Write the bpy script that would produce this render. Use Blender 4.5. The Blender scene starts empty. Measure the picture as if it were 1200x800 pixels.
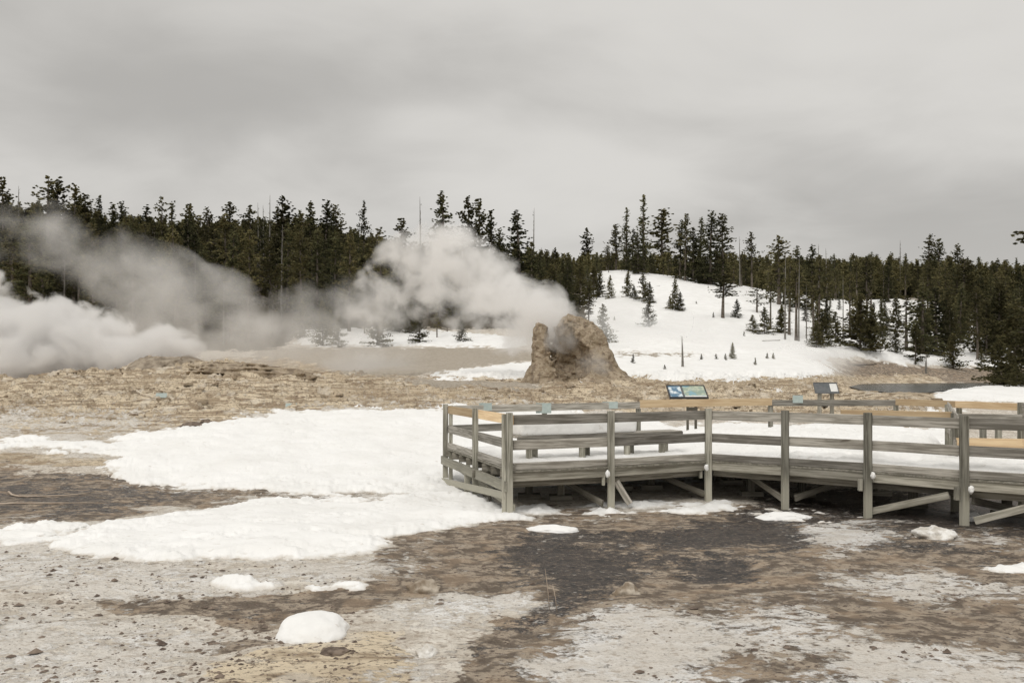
import bpy, math, random
import numpy as np
from mathutils import Vector, Matrix
random.seed(7); rng = np.random.default_rng(7)
scene = bpy.context.scene
C = scene.collection
F = 1000.0; CH = 2.6; HZ = 440.0; CU = 600.0
def pz(Y, v): return CH + (HZ - v) / F * Y
def pt(u, Y, z=0.0): return ((u - CU) / F * Y, Y, z)

# ---------------------------------------------------------------- noise
def _h(ix, iy, iz, s):
    n = (ix * 374761393 + iy * 668265263 + iz * 2147483647 + s * 1274126177) & 0xFFFFFFFF
    n = ((n ^ (n >> 13)) * 1274126177) & 0xFFFFFFFF
    n = (n ^ (n >> 16)) & 0xFFFFFFFF
    return n.astype(np.float64) / 4294967295.0
def vn(x, y, z=None, s=0):
    x = np.asarray(x, float); y = np.asarray(y, float)
    z = np.zeros_like(x) if z is None else np.asarray(z, float)
    xi = np.floor(x).astype(np.int64); yi = np.floor(y).astype(np.int64); zi = np.floor(z).astype(np.int64)
    fx = x - xi; fy = y - yi; fz = z - zi
    fx = fx*fx*(3-2*fx); fy = fy*fy*(3-2*fy); fz = fz*fz*(3-2*fz)
    def L(a, b, t): return a + (b - a) * t
    c = lambda i, j, k: _h(xi+i, yi+j, zi+k, s)
    a = L(L(c(0,0,0), c(1,0,0), fx), L(c(0,1,0), c(1,1,0), fx), fy)
    if not np.any(fz): return a
    b = L(L(c(0,0,1), c(1,0,1), fx), L(c(0,1,1), c(1,1,1), fx), fy)
    return L(a, b, fz)
def fbm(x, y, z=None, o=4, s=0, g=0.5):
    r = 0; a = 1; t = 0; k = 1.0
    for i in range(o):
        r = r + a * vn(x*k+i*17.3, np.asarray(y)*k+i*9.1, None if z is None else np.asarray(z)*k+i*5.7, s+i); t += a; a *= g; k *= 2.03
    return r / t
def sst(a, b, x):
    t = np.clip((x - a) / (b - a), 0, 1); return t*t*(3-2*t)

# ---------------------------------------------------------------- materials
def mat(name):
    m = bpy.data.materials.new(name); m.use_nodes = True
    nt = m.node_tree; nt.nodes.clear()
    out = nt.nodes.new('ShaderNodeOutputMaterial')
    return m, nt, out
class N:
    def __init__(s, nt): s.nt = nt
    def new(s, t, **k):
        n = s.nt.nodes.new(t)
        for a, b in k.items(): setattr(n, a, b)
        return n
    def set(s, sock, v):
        if hasattr(v, 'is_output') or isinstance(v, bpy.types.NodeSocket): s.nt.links.new(v, sock)
        else:
            if isinstance(v, tuple) and len(v) == 3 and sock.type == 'RGBA': v = v + (1,)
            sock.default_value = v
    def math(s, op, a, b=0.0, clamp=False):
        n = s.new('ShaderNodeMath', operation=op, use_clamp=clamp); s.set(n.inputs[0], a); s.set(n.inputs[1], b); return n.outputs[0]
    def vm(s, op, a, b=None):
        n = s.new('ShaderNodeVectorMath', operation=op); s.set(n.inputs[0], a)
        if b is not None: s.set(n.inputs[1], b)
        return n.outputs['Value'] if op in ('LENGTH', 'DOT_PRODUCT') else n.outputs[0]
    def mix(s, f, a, b):
        n = s.new('ShaderNodeMix', data_type='RGBA'); s.set(n.inputs[0], f); s.set(n.inputs[6], a); s.set(n.inputs[7], b); return n.outputs[2]
    def mapr(s, x, a, b, c=0.0, d=1.0, smooth=True):
        n = s.new('ShaderNodeMapRange', interpolation_type='SMOOTHSTEP' if smooth else 'LINEAR')
        for i, v in enumerate((x, a, b, c, d)): s.set(n.inputs[i], v)
        return n.outputs[0]
    def noise(s, vec, scale, detail=4.0, rough=0.55, dist=0.0):
        n = s.new('ShaderNodeTexNoise'); s.set(n.inputs['Vector'], vec)
        n.inputs['Scale'].default_value = scale; n.inputs['Detail'].default_value = detail
        n.inputs['Roughness'].default_value = rough; n.inputs['Distortion'].default_value = dist
        return n.outputs['Fac']
    def obj(s): return s.new('ShaderNodeTexCoord').outputs['Object']
    def pos(s): return s.new('ShaderNodeNewGeometry').outputs['Position']
    def bsdf(s, out, col, rough=0.8, bump=None, bs=0.5, bd=0.02, spec=0.3, metal=0.0):
        b = s.new('ShaderNodeBsdfPrincipled'); s.set(b.inputs['Base Color'], col); s.set(b.inputs['Roughness'], rough)
        b.inputs['Specular IOR Level'].default_value = spec; b.inputs['Metallic'].default_value = metal
        if bump is not None:
            q = s.new('ShaderNodeBump'); q.inputs['Strength'].default_value = bs; q.inputs['Distance'].default_value = bd
            s.set(q.inputs['Height'], bump); s.nt.links.new(q.outputs[0], b.inputs['Normal'])
        s.nt.links.new(b.outputs[0], out.inputs['Surface']); return b
def simple(name, a, b, scale=5.0, rough=0.8, bs=0.3, bd=0.01, spec=0.3, metal=0.0):
    m, nt, out = mat(name); n = N(nt); o = n.obj()
    f = n.noise(o, scale, 5)
    n.bsdf(out, n.mix(n.mapr(f, .35, .65), a, b), rough, n.noise(o, scale*3, 4), bs, bd, spec, metal); return m
def wood(name, a, b, dark, stain=0.0, foot=None):
    m, nt, out = mat(name); n = N(nt); o = n.obj()
    rnd = n.new('ShaderNodeObjectInfo').outputs['Random']
    off = n.vm('ADD', o, n.vm('SCALE', (31.0, 17.0, 11.0), None))
    vs = n.new('ShaderNodeCombineXYZ')
    for i in range(3): n.set(vs.inputs[i], n.math('MULTIPLY', rnd, 37.0 + i*13))
    p = n.vm('ADD', o, vs.outputs[0])
    g = n.noise(n.vm('MULTIPLY', p, (1.2, 26.0, 26.0)), 1.0, 6, .65, .3)
    g2 = n.noise(n.vm('MULTIPLY', p, (.8, 3.0, 3.0)), 1.0, 4, .6)
    c = n.mix(n.mapr(g, .40, .60), a, b)
    c = n.mix(n.math('MULTIPLY', n.mapr(g2, .45, .75), .6), c, dark)
    k = n.noise(n.vm('MULTIPLY', p, (2.5, 9.0, 9.0)), 1.0, 1)
    c = n.mix(n.mapr(k, .76, .80), c, dark)
    v = n.math('ADD', n.math('MULTIPLY', rnd, .75), .60)
    c2 = n.new('ShaderNodeHueSaturation'); n.set(c2.inputs['Color'], c); n.set(c2.inputs['Value'], v)
    c = c2.outputs[0]
    if foot:   # pale mineral crust near the foot of the post
        z = n.new('ShaderNodeSeparateXYZ'); n.set(z.inputs[0], n.pos())
        h = n.math('ADD', z.outputs[2], n.math('MULTIPLY', n.math('SUBTRACT', g, .5), 1.6))
        c = n.mix(n.math('MULTIPLY', n.mapr(h, .75, .15), .8), c, foot)
    n.bsdf(out, c, .85, g, .5, .004, .2); return m
M = {}
M['wood'] = wood('weathered_wood', (.22,.205,.175), (.43,.405,.36), (.13,.115,.095))
M['post'] = wood('post_wood', (.19,.18,.145), (.42,.405,.345), (.10,.092,.072), foot=(.47,.45,.37))
M['fascia'] = wood('fascia_wood', (.26,.245,.20), (.46,.435,.37), (.15,.135,.10))
M['new'] = wood('new_lumber', (.60,.44,.27), (.72,.56,.36), (.48,.33,.19))
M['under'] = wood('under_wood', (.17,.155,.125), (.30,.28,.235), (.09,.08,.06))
M['metal'] = simple('sign_metal', (.035,.037,.04), (.06,.06,.062), 9, .5)
M['plate'] = simple('plate_green', (.36,.43,.41), (.42,.48,.46), 12, .5)
M['greyplate'] = simple('plate_grey', (.11,.12,.125), (.15,.155,.16), 10, .55)
M['paper'] = simple('white_paper', (.72,.72,.70), (.78,.78,.76), 10, .6)
M['bark'] = simple('bark', (.085,.07,.055), (.17,.145,.12), 3, .95, .6, .03)
M['deadwood'] = simple('dead_wood', (.13,.12,.105), (.23,.215,.19), 3, .95, .6, .02)
M['concrete'] = simple('footing_concrete', (.20,.19,.16), (.30,.28,.24), 6, .95)
M['frosty'] = simple('icy_crust', (.55,.51,.45), (.86,.85,.82), 6, .8, .9, .03)
M['stone'] = simple('dark_stone', (.10,.075,.06), (.24,.19,.15), 9, .9, .6, .02)
M['crust'] = simple('sinter_crust', (.22,.17,.12), (.52,.46,.38), 5, .9, .8, .03)

def leafmat(name, a, b, yel):
    m, nt, out = mat(name); n = N(nt)
    rnd = n.new('ShaderNodeObjectInfo').outputs['Random']
    f = n.noise(n.obj(), .9, 3, .6); f2 = n.noise(n.obj(), 4.0, 2)
    c = n.mix(n.mapr(f, .42, .58), a, b)
    c = n.mix(n.math('MULTIPLY', n.mapr(f2, .45, .65), n.math('ADD', n.math('MULTIPLY', rnd, .7), .1)), c, yel)
    h = n.new('ShaderNodeHueSaturation'); n.set(h.inputs['Color'], c); n.set(h.inputs['Value'], n.math('ADD', n.math('MULTIPLY', rnd, .9), .55))
    n.bsdf(out, h.outputs[0], .75, None, spec=.15); return m
M['leaf'] = leafmat('pine_needles', (.072,.072,.032), (.155,.143,.066), (.24,.20,.10))
M['leaf2'] = leafmat('spruce_needles', (.060,.066,.032), (.122,.122,.060), (.19,.17,.085))

# snow
m, nt, out = mat('snow'); n = N(nt); o = n.pos()
f = n.noise(o, .7, 4); f2 = n.noise(o, 7.0, 4)
c = n.mix(n.mapr(f, .35, .7), (.90,.898,.885), (.84,.835,.815))
dz = n.noise(n.vm('MULTIPLY', o, (1.0, 1.6, 1.0)), 5.5, 3)
c = n.mix(n.math('MULTIPLY', n.mapr(dz, .62, .74), .30), c, (.42,.35,.27))
bh = n.math('ADD', n.noise(o, 2.2, 4), n.math('MULTIPLY', f2, .25))
ta = n.new('ShaderNodeAttribute'); ta.attribute_name = 'thin'
th_ = n.math('ADD', ta.outputs['Fac'], n.math('MULTIPLY', n.math('SUBTRACT', n.noise(o, 5.0, 5, .65), .5), 1.6))
c = n.mix(n.math('MULTIPLY', n.math('MULTIPLY', n.mapr(th_, .30, .90), ta.outputs['Fac']), .75), c, (.58,.53,.46))
b = n.bsdf(out, c, .7, bh, .6, .07, .25)
M['snow'] = m

# ground
m, nt, out = mat('ground'); n = N(nt); o = n.pos()
def attr(name):
    a = n.new('ShaderNodeAttribute'); a.attribute_name = name
    s = n.new('ShaderNodeSeparateColor'); n.set(s.inputs[0], a.outputs['Color']); return s.outputs[0], s.outputs[1], s.outputs[2]
dark, mud, tan = attr('m1'); frost, litter, grey = attr('m2')
os_ = n.vm('MULTIPLY', o, (1.0, 1.25, 1.0))
nA = n.noise(os_, .9, 6, .62, .4); nB = n.noise(os_, 3.4, 6, .65, .3); nC = n.noise(os_, 14.0, 5, .6); nD = n.noise(os_, 45.0, 3, .6)
def signed(p, q, r, wp, wq, wr):
    z = n.math('ADD', n.math('MULTIPLY', n.math('SUBTRACT', p, .5), wp), n.math('ADD', n.math('MULTIPLY', n.math('SUBTRACT', q, .5), wq), n.math('MULTIPLY', n.math('SUBTRACT', r, .5), wr)))
    return z
nA2 = n.noise(n.vm('ADD', os_, (13.0, 5.0, 2.0)), 1.3, 7, .66, .5); nB2 = n.noise(n.vm('ADD', os_, (3.0, 25.0, 2.0)), 5.0, 6, .68, .3)
nz1 = signed(nA, nB, nC, 2.2, 1.6, .9); nz2 = signed(nA2, nB2, nC, 2.0, 2.2, 1.3)
def thr(a, w=.55, s=.07, extra=None):
    b = nz1 if extra is None else nz2
    q = n.math('ADD', a, n.math('MULTIPLY', b, w))
    return n.mapr(q, .5 - s, .5 + s)
sinter = n.mix(n.mapr(nB, .35, .65), (.55,.49,.41), (.80,.75,.67))
sinter = n.mix(n.mapr(nC, .51, .63), sinter, (.42,.35,.285))
mudc = n.mix(n.mapr(nB, .43, .57), (.15,.118,.088), (.40,.33,.255))
mudc = n.mix(n.mapr(nC, .52, .64), mudc, (.12,.09,.068))
ora = n.noise(o, 1.7, 3)
mudc = n.mix(n.math('MULTIPLY', n.mapr(ora, .50, .62), .4), mudc, (.42,.31,.21))
tl = n.noise(n.vm('MULTIPLY', o, (.4, 1.0, 5.0)), 1.6, 5, .6, .8)
tanc = n.mix(n.mapr(tl, .42, .56), (.34,.26,.175), (.72,.61,.45))
tanc = n.mix(n.math('MULTIPLY', n.mapr(n.noise(os_, .22, 4, .6), .46, .58), .5), tanc, (.42,.33,.225))
crk = n.noise(n.vm('MULTIPLY', o, (.45, 1.0, 4.0)), 3.0, 5, .6, 1.2)
tanc = n.mix(n.math('MULTIPLY', n.mapr(n.math('ABSOLUTE', n.math('SUBTRACT', crk, .5)), .022, .0), n.mapr(nA, .46, .56)), tanc, (.11,.08,.055))
tanc = n.mix(n.mapr(nC, .54, .64), tanc, (.16,.115,.08))
tanc = n.mix(n.math('MULTIPLY', n.mapr(nA, .54, .64), .55), tanc, (.78,.71,.60))
darkc = n.mix(n.mapr(nB, .35, .65), (.022,.019,.018), (.075,.060,.050))
darkc = n.mix(n.mapr(nC, .52, .64), darkc, (.19,.15,.115))
frostc = n.mix(n.mapr(nA2, .42, .60), (.88,.87,.85), (.74,.70,.64))
frostc = n.mix(n.mapr(nC, .52, .66), frostc, (.56,.50,.43))
greyc = n.mix(n.mapr(nB, .35, .65), (.36,.31,.25), (.46,.41,.34))
litc = n.mix(n.mapr(nB, .35, .65), (.05,.042,.025), (.11,.09,.06))
c = n.mix(thr(mud, .62), sinter, mudc)
c = n.mix(thr(grey, .15), c, greyc)
c = n.mix(thr(tan, .55), c, tanc)
c = n.mix(thr(litter, .4), c, litc)
dk = thr(dark, .80, .07, 1)
c = n.mix(dk, c, darkc)
fr = thr(frost, .92, .14, 1)
c = n.mix(n.math('MULTIPLY', fr, .88), c, frostc)
deb = n.noise(os_, 8.0, 5, .7)   # scattered dark debris
c = n.mix(n.math('MULTIPLY', n.mapr(deb, .62, .67), .8), c, (.07,.05,.04))
wet = n.math('SUBTRACT', .82, n.math('MULTIPLY', dk, .38))
hgt = n.math('ADD', n.math('MULTIPLY', nB, 1.0), n.math('ADD', n.math('MULTIPLY', nC, .6), n.math('ADD', n.math('MULTIPLY', nD, .25), n.math('MULTIPLY', fr, .15))))
n.bsdf(out, c, wet, hgt, .85, .09, .35)
M['ground'] = m

# geyserite (cone, mounds)
m, nt, out = mat('geyserite'); n = N(nt); o = n.pos()
a = n.noise(o, 1.1, 5, .6, .3); b_ = n.noise(n.vm('MULTIPLY', o, (1, 1, 2.2)), 3.5, 6, .7); c_ = n.noise(o, 11, 4)
c = n.mix(n.mapr(a, .35, .65), (.30,.24,.165), (.45,.37,.275))
c = n.mix(n.mapr(b_, .50, .68), c, (.19,.13,.085))
c = n.mix(n.mapr(c_, .55, .68), c, (.48,.41,.32))
zg = n.noise(n.vm('MULTIPLY', o, (1.6, 1.6, .35)), 1.6, 4, .6); c = n.mix(n.math('MULTIPLY', n.mapr(zg, .52, .62), .6), c, (.15,.115,.085))
n.bsdf(out, c, .9, n.math('ADD', b_, n.math('MULTIPLY', c_, .4)), .9, .12, .2)
M['geyserite'] = m

M['greycone'] = simple('grey_sinter', (.23,.19,.145), (.40,.34,.265), 2.2, .9, .9, .08)
# water
m, nt, out = mat('river_water'); n = N(nt); o = n.pos()
w = n.noise(n.vm('MULTIPLY', o, (.5, 1.0, 1.0)), 1.6, 4)
n.bsdf(out, n.mix(n.mapr(n.noise(o, .15, 3), .4, .6), (.030,.036,.034), (.055,.058,.052)), .2, w, .6, .12, .35)
M['water'] = m

# ---------------------------------------------------------------- object helpers
def mesh_obj(name, V, Fc, material, parent=None, smooth=False):
    me = bpy.data.meshes.new(name); me.from_pydata([tuple(v) for v in V], [], [tuple(f) for f in Fc]); me.update()
    if material: me.materials.append(material)
    if smooth: me.polygons.foreach_set('use_smooth', [True]*len(me.polygons))
    o = bpy.data.objects.new(name, me); C.objects.link(o)
    if parent: o.parent = parent
    return o
def np_mesh(name, V, Q, material, smooth=True):
    me = bpy.data.meshes.new(name); V = np.asarray(V, np.float32); Q = np.asarray(Q, np.int32); k = Q.shape[1]
    me.vertices.add(len(V)); me.vertices.foreach_set('co', V.ravel())
    me.loops.add(Q.size); me.loops.foreach_set('vertex_index', Q.ravel())
    me.polygons.add(len(Q)); me.polygons.foreach_set('loop_start', np.arange(0, Q.size, k, dtype=np.int32))
    me.polygons.foreach_set('use_smooth', np.full(len(Q), smooth)); me.update(calc_edges=True)
    if material: me.materials.append(material)
    return me
def link(name, me, parent=None, loc=(0,0,0)):
    o = bpy.data.objects.new(name, me); C.objects.link(o); o.location = loc
    if parent: o.parent = parent
    return o
def tag(o, label=None, cat=None, group=None, kind=None):
    if label: o['label'] = label
    if cat: o['category'] = cat
    if group: o['group'] = group
    if kind: o['kind'] = kind
    return o
def empty(name, loc=(0,0,0), rz=0.0):
    o = bpy.data.objects.new(name, None); C.objects.link(o); o.location = loc; o.rotation_euler = (0,0,rz); o.empty_display_size = .2; return o
def board(name, p0, p1, h, t, material, parent=None, up=(0,0,1), bev=.006):
    """a sawn board from p0 to p1 (world), height h along up, thickness t"""
    p0 = Vector(p0); p1 = Vector(p1); d = p1 - p0; L = d.length; x = d.normalized(); upv = Vector(up)
    y = upv.cross(x)
    if y.length < 1e-4: y = Vector((0,1,0)).cross(x)
    y.normalize(); z = x.cross(y)
    V = []; a, b, c = L/2, t/2, h/2; e = min(bev, t*.2)
    # chamfered box: octagonal section
    sec = [(-b+e,-c),(b-e,-c),(b,-c+e),(b,c-e),(b-e,c),(-b+e,c),(-b,c-e),(-b,-c+e)]
    jit = random.uniform(-.004, .004)
    nseg = max(1, int(L/.6))
    for i in range(nseg+1):
        X = -a + L*i/nseg; w = jit*math.sin(i*1.9)
        for s in sec: V.append((X, s[0]+w, s[1]+w*.6))
    Fc = []
    for i in range(nseg):
        for k in range(8): Fc.append((i*8+k, i*8+(k+1)%8, (i+1)*8+(k+1)%8, (i+1)*8+k))
    Fc.append(tuple(reversed(range(8)))); Fc.append(tuple(nseg*8+k for k in range(8)))
    Fc = [tuple(reversed(f)) for f in Fc]
    o = mesh_obj(name, V, Fc, material)
    mw = Matrix((x, y, z)).transposed().to_4x4(); mw.translation = (p0+p1)/2
    if parent:
        o.parent = parent; o.matrix_local = parent.matrix_basis.inverted() @ mw
    else: o.matrix_world = mw
    return o
def blob(name, loc, r, material, seed=0, amp=.25, fr=2.0, sub=4, flat=True, parent=None):
    import bmesh
    bm = bmesh.new(); bmesh.ops.create_icosphere(bm, subdivisions=sub, radius=1.0)
    P = np.array([v.co[:] for v in bm.verts])
    d = 1 + amp*(fbm(P[:,0]*fr+seed, P[:,1]*fr, P[:,2]*fr+seed*3, 4, seed)-.5)*2
    P = P*d[:,None]
    if flat: P[:,2] = np.where(P[:,2] < 0, P[:,2]*.25, P[:,2])
    P *= np.array(r)
    for v, q in zip(bm.verts, P): v.co = q
    me = bpy.data.meshes.new(name); bm.to_mesh(me); bm.free()
    me.materials.append(material); me.polygons.foreach_set('use_smooth', [True]*len(me.polygons))
    return link(name, me, parent, loc)
def surface_nets(fn, lo, hi, d):
    lo = np.array(lo, float); hi = np.array(hi, float); nn = np.ceil((hi-lo)/d).astype(int)+1
    gx, gy, gz = [lo[i] + d*np.arange(nn[i]) for i in range(3)]
    X, Y, Z = np.meshgrid(gx, gy, gz, indexing='ij'); S = fn(X, Y, Z)
    cx, cy, cz = nn-1; acc = np.zeros((cx,cy,cz,3)); cnt = np.zeros((cx,cy,cz))
    def cr(i0,j0,k0,ax):
        i1,j1,k1 = i0+(ax==0), j0+(ax==1), k0+(ax==2)
        A = S[i0:i0+cx, j0:j0+cy, k0:k0+cz]; B = S[i1:i1+cx, j1:j1+cy, k1:k1+cz]
        m = (A < 0) != (B < 0); t = np.where(m, A/(A-B+1e-12), 0)
        for c, base in enumerate((i0,j0,k0)): acc[...,c] += np.where(m, base + (t if c == ax else 0), 0)
        cnt[...] += m
    for a in (0,1):
        for b in (0,1): cr(0,a,b,0); cr(a,0,b,1); cr(a,b,0,2)
    act = cnt > 0; idx = -np.ones((cx,cy,cz), int); idx[act] = np.arange(act.sum())
    I = np.argwhere(act); V = lo + d*(I + acc[act]/cnt[act][:,None]); Q = []
    neg = S < 0
    for ax in range(3):
        o1, o2 = [(1,2),(2,0),(0,1)][ax]
        A = neg; B = np.roll(neg, -1, ax); m = A != B
        sl = [slice(1,-1)]*3; 
        ii = np.argwhere(m)
        ok = np.ones(len(ii), bool)
        for c in range(3):
            ok &= (ii[:,c] < (nn[c]-1)); 
            if c != ax: ok &= ii[:,c] >= 1
        ii = ii[ok]
        e1 = np.zeros(3,int); e1[o1] = 1; e2 = np.zeros(3,int); e2[o2] = 1
        q = [idx[tuple((ii - a*e1 - b*e2).T)] for a, b in ((1,1),(0,1),(0,0),(1,0))]
        q = np.stack(q, 1); fl = neg[tuple(ii.T)]
        q = np.where(fl[:,None], q, q[:, ::-1]); Q.append(q)
    return V, np.concatenate(Q)

# ---------------------------------------------------------------- terrain
PR = {}
near = [(0,0),(10,0),(14,0)]
PR[-1500] = PR[-300] = near+[(20,.1),(25,.6),(30,1.1),(35,1.5),(40,2.0),(46,2.3),(60,2),(75,2.4),(90,pz(90,412)),(110,pz(110,390)),(150,pz(150,338)),(195,pz(195,302)),(240,34),(320,34),(600,30)]
PR[0] = near+[(20,.1),(25,.62),(30,1.12),(35,1.55),(40,1.98),(46,pz(46,447)),(52,2.0),(60,1.8),(75,2.2),(90,pz(90,415)),(110,pz(110,392)),(150,pz(150,340)),(195,pz(195,303)),(240,33),(320,33),(600,30)]
PR[100] = near+[(20,.08),(25,.6),(30,1.12),(35,1.6),(40,2.15),(46,pz(46,437)),(52,2.3),(60,1.8),(75,2.2),(90,pz(90,415)),(110,pz(110,392)),(150,pz(150,342)),(195,pz(195,308)),(240,32),(600,30)]
PR[195] = near+[(20,.05),(25,.58),(30,1.12),(35,1.7),(40,2.45),(46,pz(46,425)),(52,2.6),(60,1.8),(75,2.2),(90,pz(90,414)),(110,pz(110,392)),(150,pz(150,345)),(195,pz(195,314)),(240,31),(600,30)]
PR[290] = near+[(20,.05),(25,.5),(30,1.12),(35,1.7),(40,2.3),(44,pz(44,430)),(50,2.5),(60,1.8),(75,2.2),(90,pz(90,412)),(110,pz(110,390)),(150,pz(150,348)),(195,pz(195,318)),(240,31),(600,30)]
PR[350] = near+[(20,0),(25,.5),(30,1.12),(35,1.65),(40,2.1),(46,pz(46,442)),(52,2.2),(60,2.1),(75,3.3),(90,pz(90,407)),(105,pz(105,387)),(150,pz(150,350)),(195,pz(195,318)),(240,30),(600,30)]
PR[430] = near+[(21,0),(25,.42),(30,1.1),(35,1.62),(40,1.98),(46,pz(46,445)),(54,2.35),(62,pz(62,438)),(75,pz(75,424)),(90,pz(90,407)),(105,pz(105,386)),(150,pz(150,350)),(195,pz(195,320)),(240,28),(600,30)]
PR[520] = near+[(21,-.05),(25,.35),(30,1.05),(35,1.6),(40,1.95),(46,pz(46,446)),(56,pz(56,441)),(66,pz(66,431)),(76,pz(76,420)),(90,pz(90,407)),(105,pz(105,390)),(150,pz(150,352)),(195,pz(195,322)),(240,26),(600,30)]
PR[600] = near+[(21,-.05),(25,.3),(30,.95),(35,1.5),(40,1.92),(46,pz(46,449)),(56,pz(56,441)),(70,pz(70,422)),(80,pz(80,413)),(95,pz(95,400)),(110,pz(110,388)),(150,pz(150,350)),(190,pz(190,322)),(240,24),(600,30)]
PR[680] = near+[(21,-.05),(25,.3),(30,.9),(35,1.45),(40,1.88),(46,pz(46,450)),(56,pz(56,441)),(70,pz(70,424)),(82,pz(82,415)),(90,pz(90,409)),(110,pz(110,385)),(150,pz(150,335)),(172,pz(172,316)),(200,22),(240,25),(600,30)]
PR[760] = near+[(21,-.05),(25,.3),(30,.85),(35,1.4),(40,1.85),(47,pz(47,447)),(56,pz(56,438)),(70,pz(70,424)),(82,pz(82,415)),(90,pz(90,409)),(110,pz(110,384)),(150,pz(150,333)),(170,pz(170,317)),(200,21),(240,25),(600,30)]
PR[840] = near+[(21,-.05),(25,.3),(30,.82),(35,1.3),(40,1.72),(48,pz(48,447)),(56,pz(56,438)),(70,pz(70,424)),(82,pz(82,415)),(90,pz(90,410)),(110,pz(110,388)),(145,pz(145,348)),(160,pz(160,335)),(172,pz(172,328)),(200,19),(260,25),(600,30)]
PR[910] = near+[(21,-.05),(25,.3),(30,.8),(35,1.25),(40,1.6),(50,pz(50,447)),(58,pz(58,440)),(72,pz(72,424)),(84,pz(84,416)),(92,pz(92,411)),(110,pz(110,392)),(145,pz(145,358)),(165,pz(165,343)),(180,20),(260,25),(600,30)]
PR[975] = near+[(21,-.1),(25,.25),(30,.7),(35,1.15),(40,1.5),(50,1.95),(60,pz(60,444)),(70,pz(70,434)),(84,pz(84,424)),(92,pz(92,413)),(110,pz(110,396)),(145,pz(145,366)),(175,pz(175,350)),(200,20),(260,26),(600,30)]
PR[1010] = near+[(21,-.1),(25,.25),(30,.7),(35,1.3),(40,1.85),(43,1.98),(47,2.0),(51,1.2),(55,1.0),(84,1.0),(90,2.3),(94,pz(94,427)),(100,pz(100,415)),(120,pz(120,396)),(145,pz(145,372)),(180,pz(180,352)),(210,20),(260,26),(600,30)]
PR[1060] = near+[(21,-.1),(25,.25),(30,.75),(32,1.5),(34,1.97),(38,2.0),(41,1.2),(43,1.0),(88,1.0),(94,2.4),(98,pz(98,431)),(104,pz(104,417)),(120,pz(120,404)),(145,pz(145,378)),(180,pz(180,355)),(220,pz(220,338)),(260,26),(600,30)]
PR[1110] = near+[(21,-.1),(25,.3),(30,.8),(35,1.2),(40,1.7),(43,1.97),(49,2.0),(52,1.3),(54,1.0),(90,1.0),(97,2.4),(103,pz(103,432)),(112,pz(112,420)),(130,pz(130,407)),(150,pz(150,390)),(180,pz(180,366)),(220,pz(220,342)),(260,26),(600,30)]
PR[1085] = [(a*(1.10 if 31 < a < 50 else 1), b) for a, b in PR[1060]]
PR[1035] = [(a*(.93 if 39 < a < 56 else 1), b) for a, b in PR[1010]]
PR[1150] = PR[1250] = near+[(21,-.1),(25,.3),(30,.8),(35,1.25),(40,1.65),(46,1.9),(52,pz(52,451)),(57,1.3),(60,1.0),(94,1.0),(101,2.4),(106,pz(106,430)),(116,pz(116,418)),(135,pz(135,407)),(160,pz(160,390)),(190,pz(190,366)),(230,pz(230,342)),(270,26),(600,30)]
PR[1500] = PR[2700] = PR[1250]
PR[150] = [(a,b+(.12 if 38 < a < 53 else 0)) for a,b in PR[100]]; PR[240] = [(a,b-(.05 if 38 < a < 53 else 0)) for a,b in PR[195]]
US = np.array(sorted(PR)); UG = np.arange(-1500, 2701, 15.0); LG = np.linspace(math.log(4), math.log(900), 420)
TB = np.stack([np.interp(np.exp(LG), [p[0] for p in PR[u]], [p[1] for p in PR[u]]) for u in US])
T2 = np.stack([np.interp(UG, US, TB[:, j]) for j in range(len(LG))], 1)
def g1(A, sig, ax):
    r = int(sig*3)+1; k = np.exp(-.5*(np.arange(-r, r+1)/sig)**2); k /= k.sum()
    P = np.pad(A, [(r, r) if i == ax else (0, 0) for i in range(A.ndim)], mode='edge')
    return sum(k[i]*np.take(P, np.arange(i, i+A.shape[ax]), ax) for i in range(2*r+1))
T2 = g1(g1(T2, 1.6, 0), 1.6, 1)
def samp(A, fx, fy):
    fx = np.clip(fx, 0, A.shape[0]-1.001); fy = np.clip(fy, 0, A.shape[1]-1.001)
    i = fx.astype(int); j = fy.astype(int); a = fx-i; b = fy-j
    return (A[i,j]*(1-a)+A[i+1,j]*a)*(1-b) + (A[i,j+1]*(1-a)+A[i+1,j+1]*a)*b
def base_h(X, Y):
    Yc = np.maximum(Y, 4.0); u = CU + F*X/Yc
    return samp(T2, (u-UG[0])/15.0, (np.log(Yc)-LG[0])/(LG[1]-LG[0]))

# ---- where the snow, mud and rock patches lie, plus painted shade under the deck (outlines surveyed from the photograph, mapped onto the terrain)
RU0, RU1, RV0, RV1 = -200, 1400, 290, 900
gu, gv = np.meshgrid(np.arange(RU0, RU1, 2.0), np.arange(RV0, RV1, 1.0), indexing='ij')
def poly(ps):
    m = np.zeros(gu.shape, bool); k = len(ps)
    for i in range(k):
        (x0,y0),(x1,y1) = ps[i], ps[(i+1)%k]
        if y0 == y1: continue
        c = (y0 > gv) != (y1 > gv)
        m ^= c & (gu < (x1-x0)*(gv-y0)/(y1-y0)+x0)
    return m
def layer(polys, minus=(), sx=3.0, sy=2.0, soft=()):
    A = np.zeros(gu.shape)
    for p in polys: A = np.maximum(A, poly(p))
    for p, w in soft: A = np.maximum(A, poly(p)*w)
    for p in minus: A = A*(1-poly(p))
    return g1(g1(A, sx, 0), sy, 1)
def rsamp(A, u, v): return samp(A, (u-RU0)/2.0, (v-RV0)/1.0)
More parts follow.
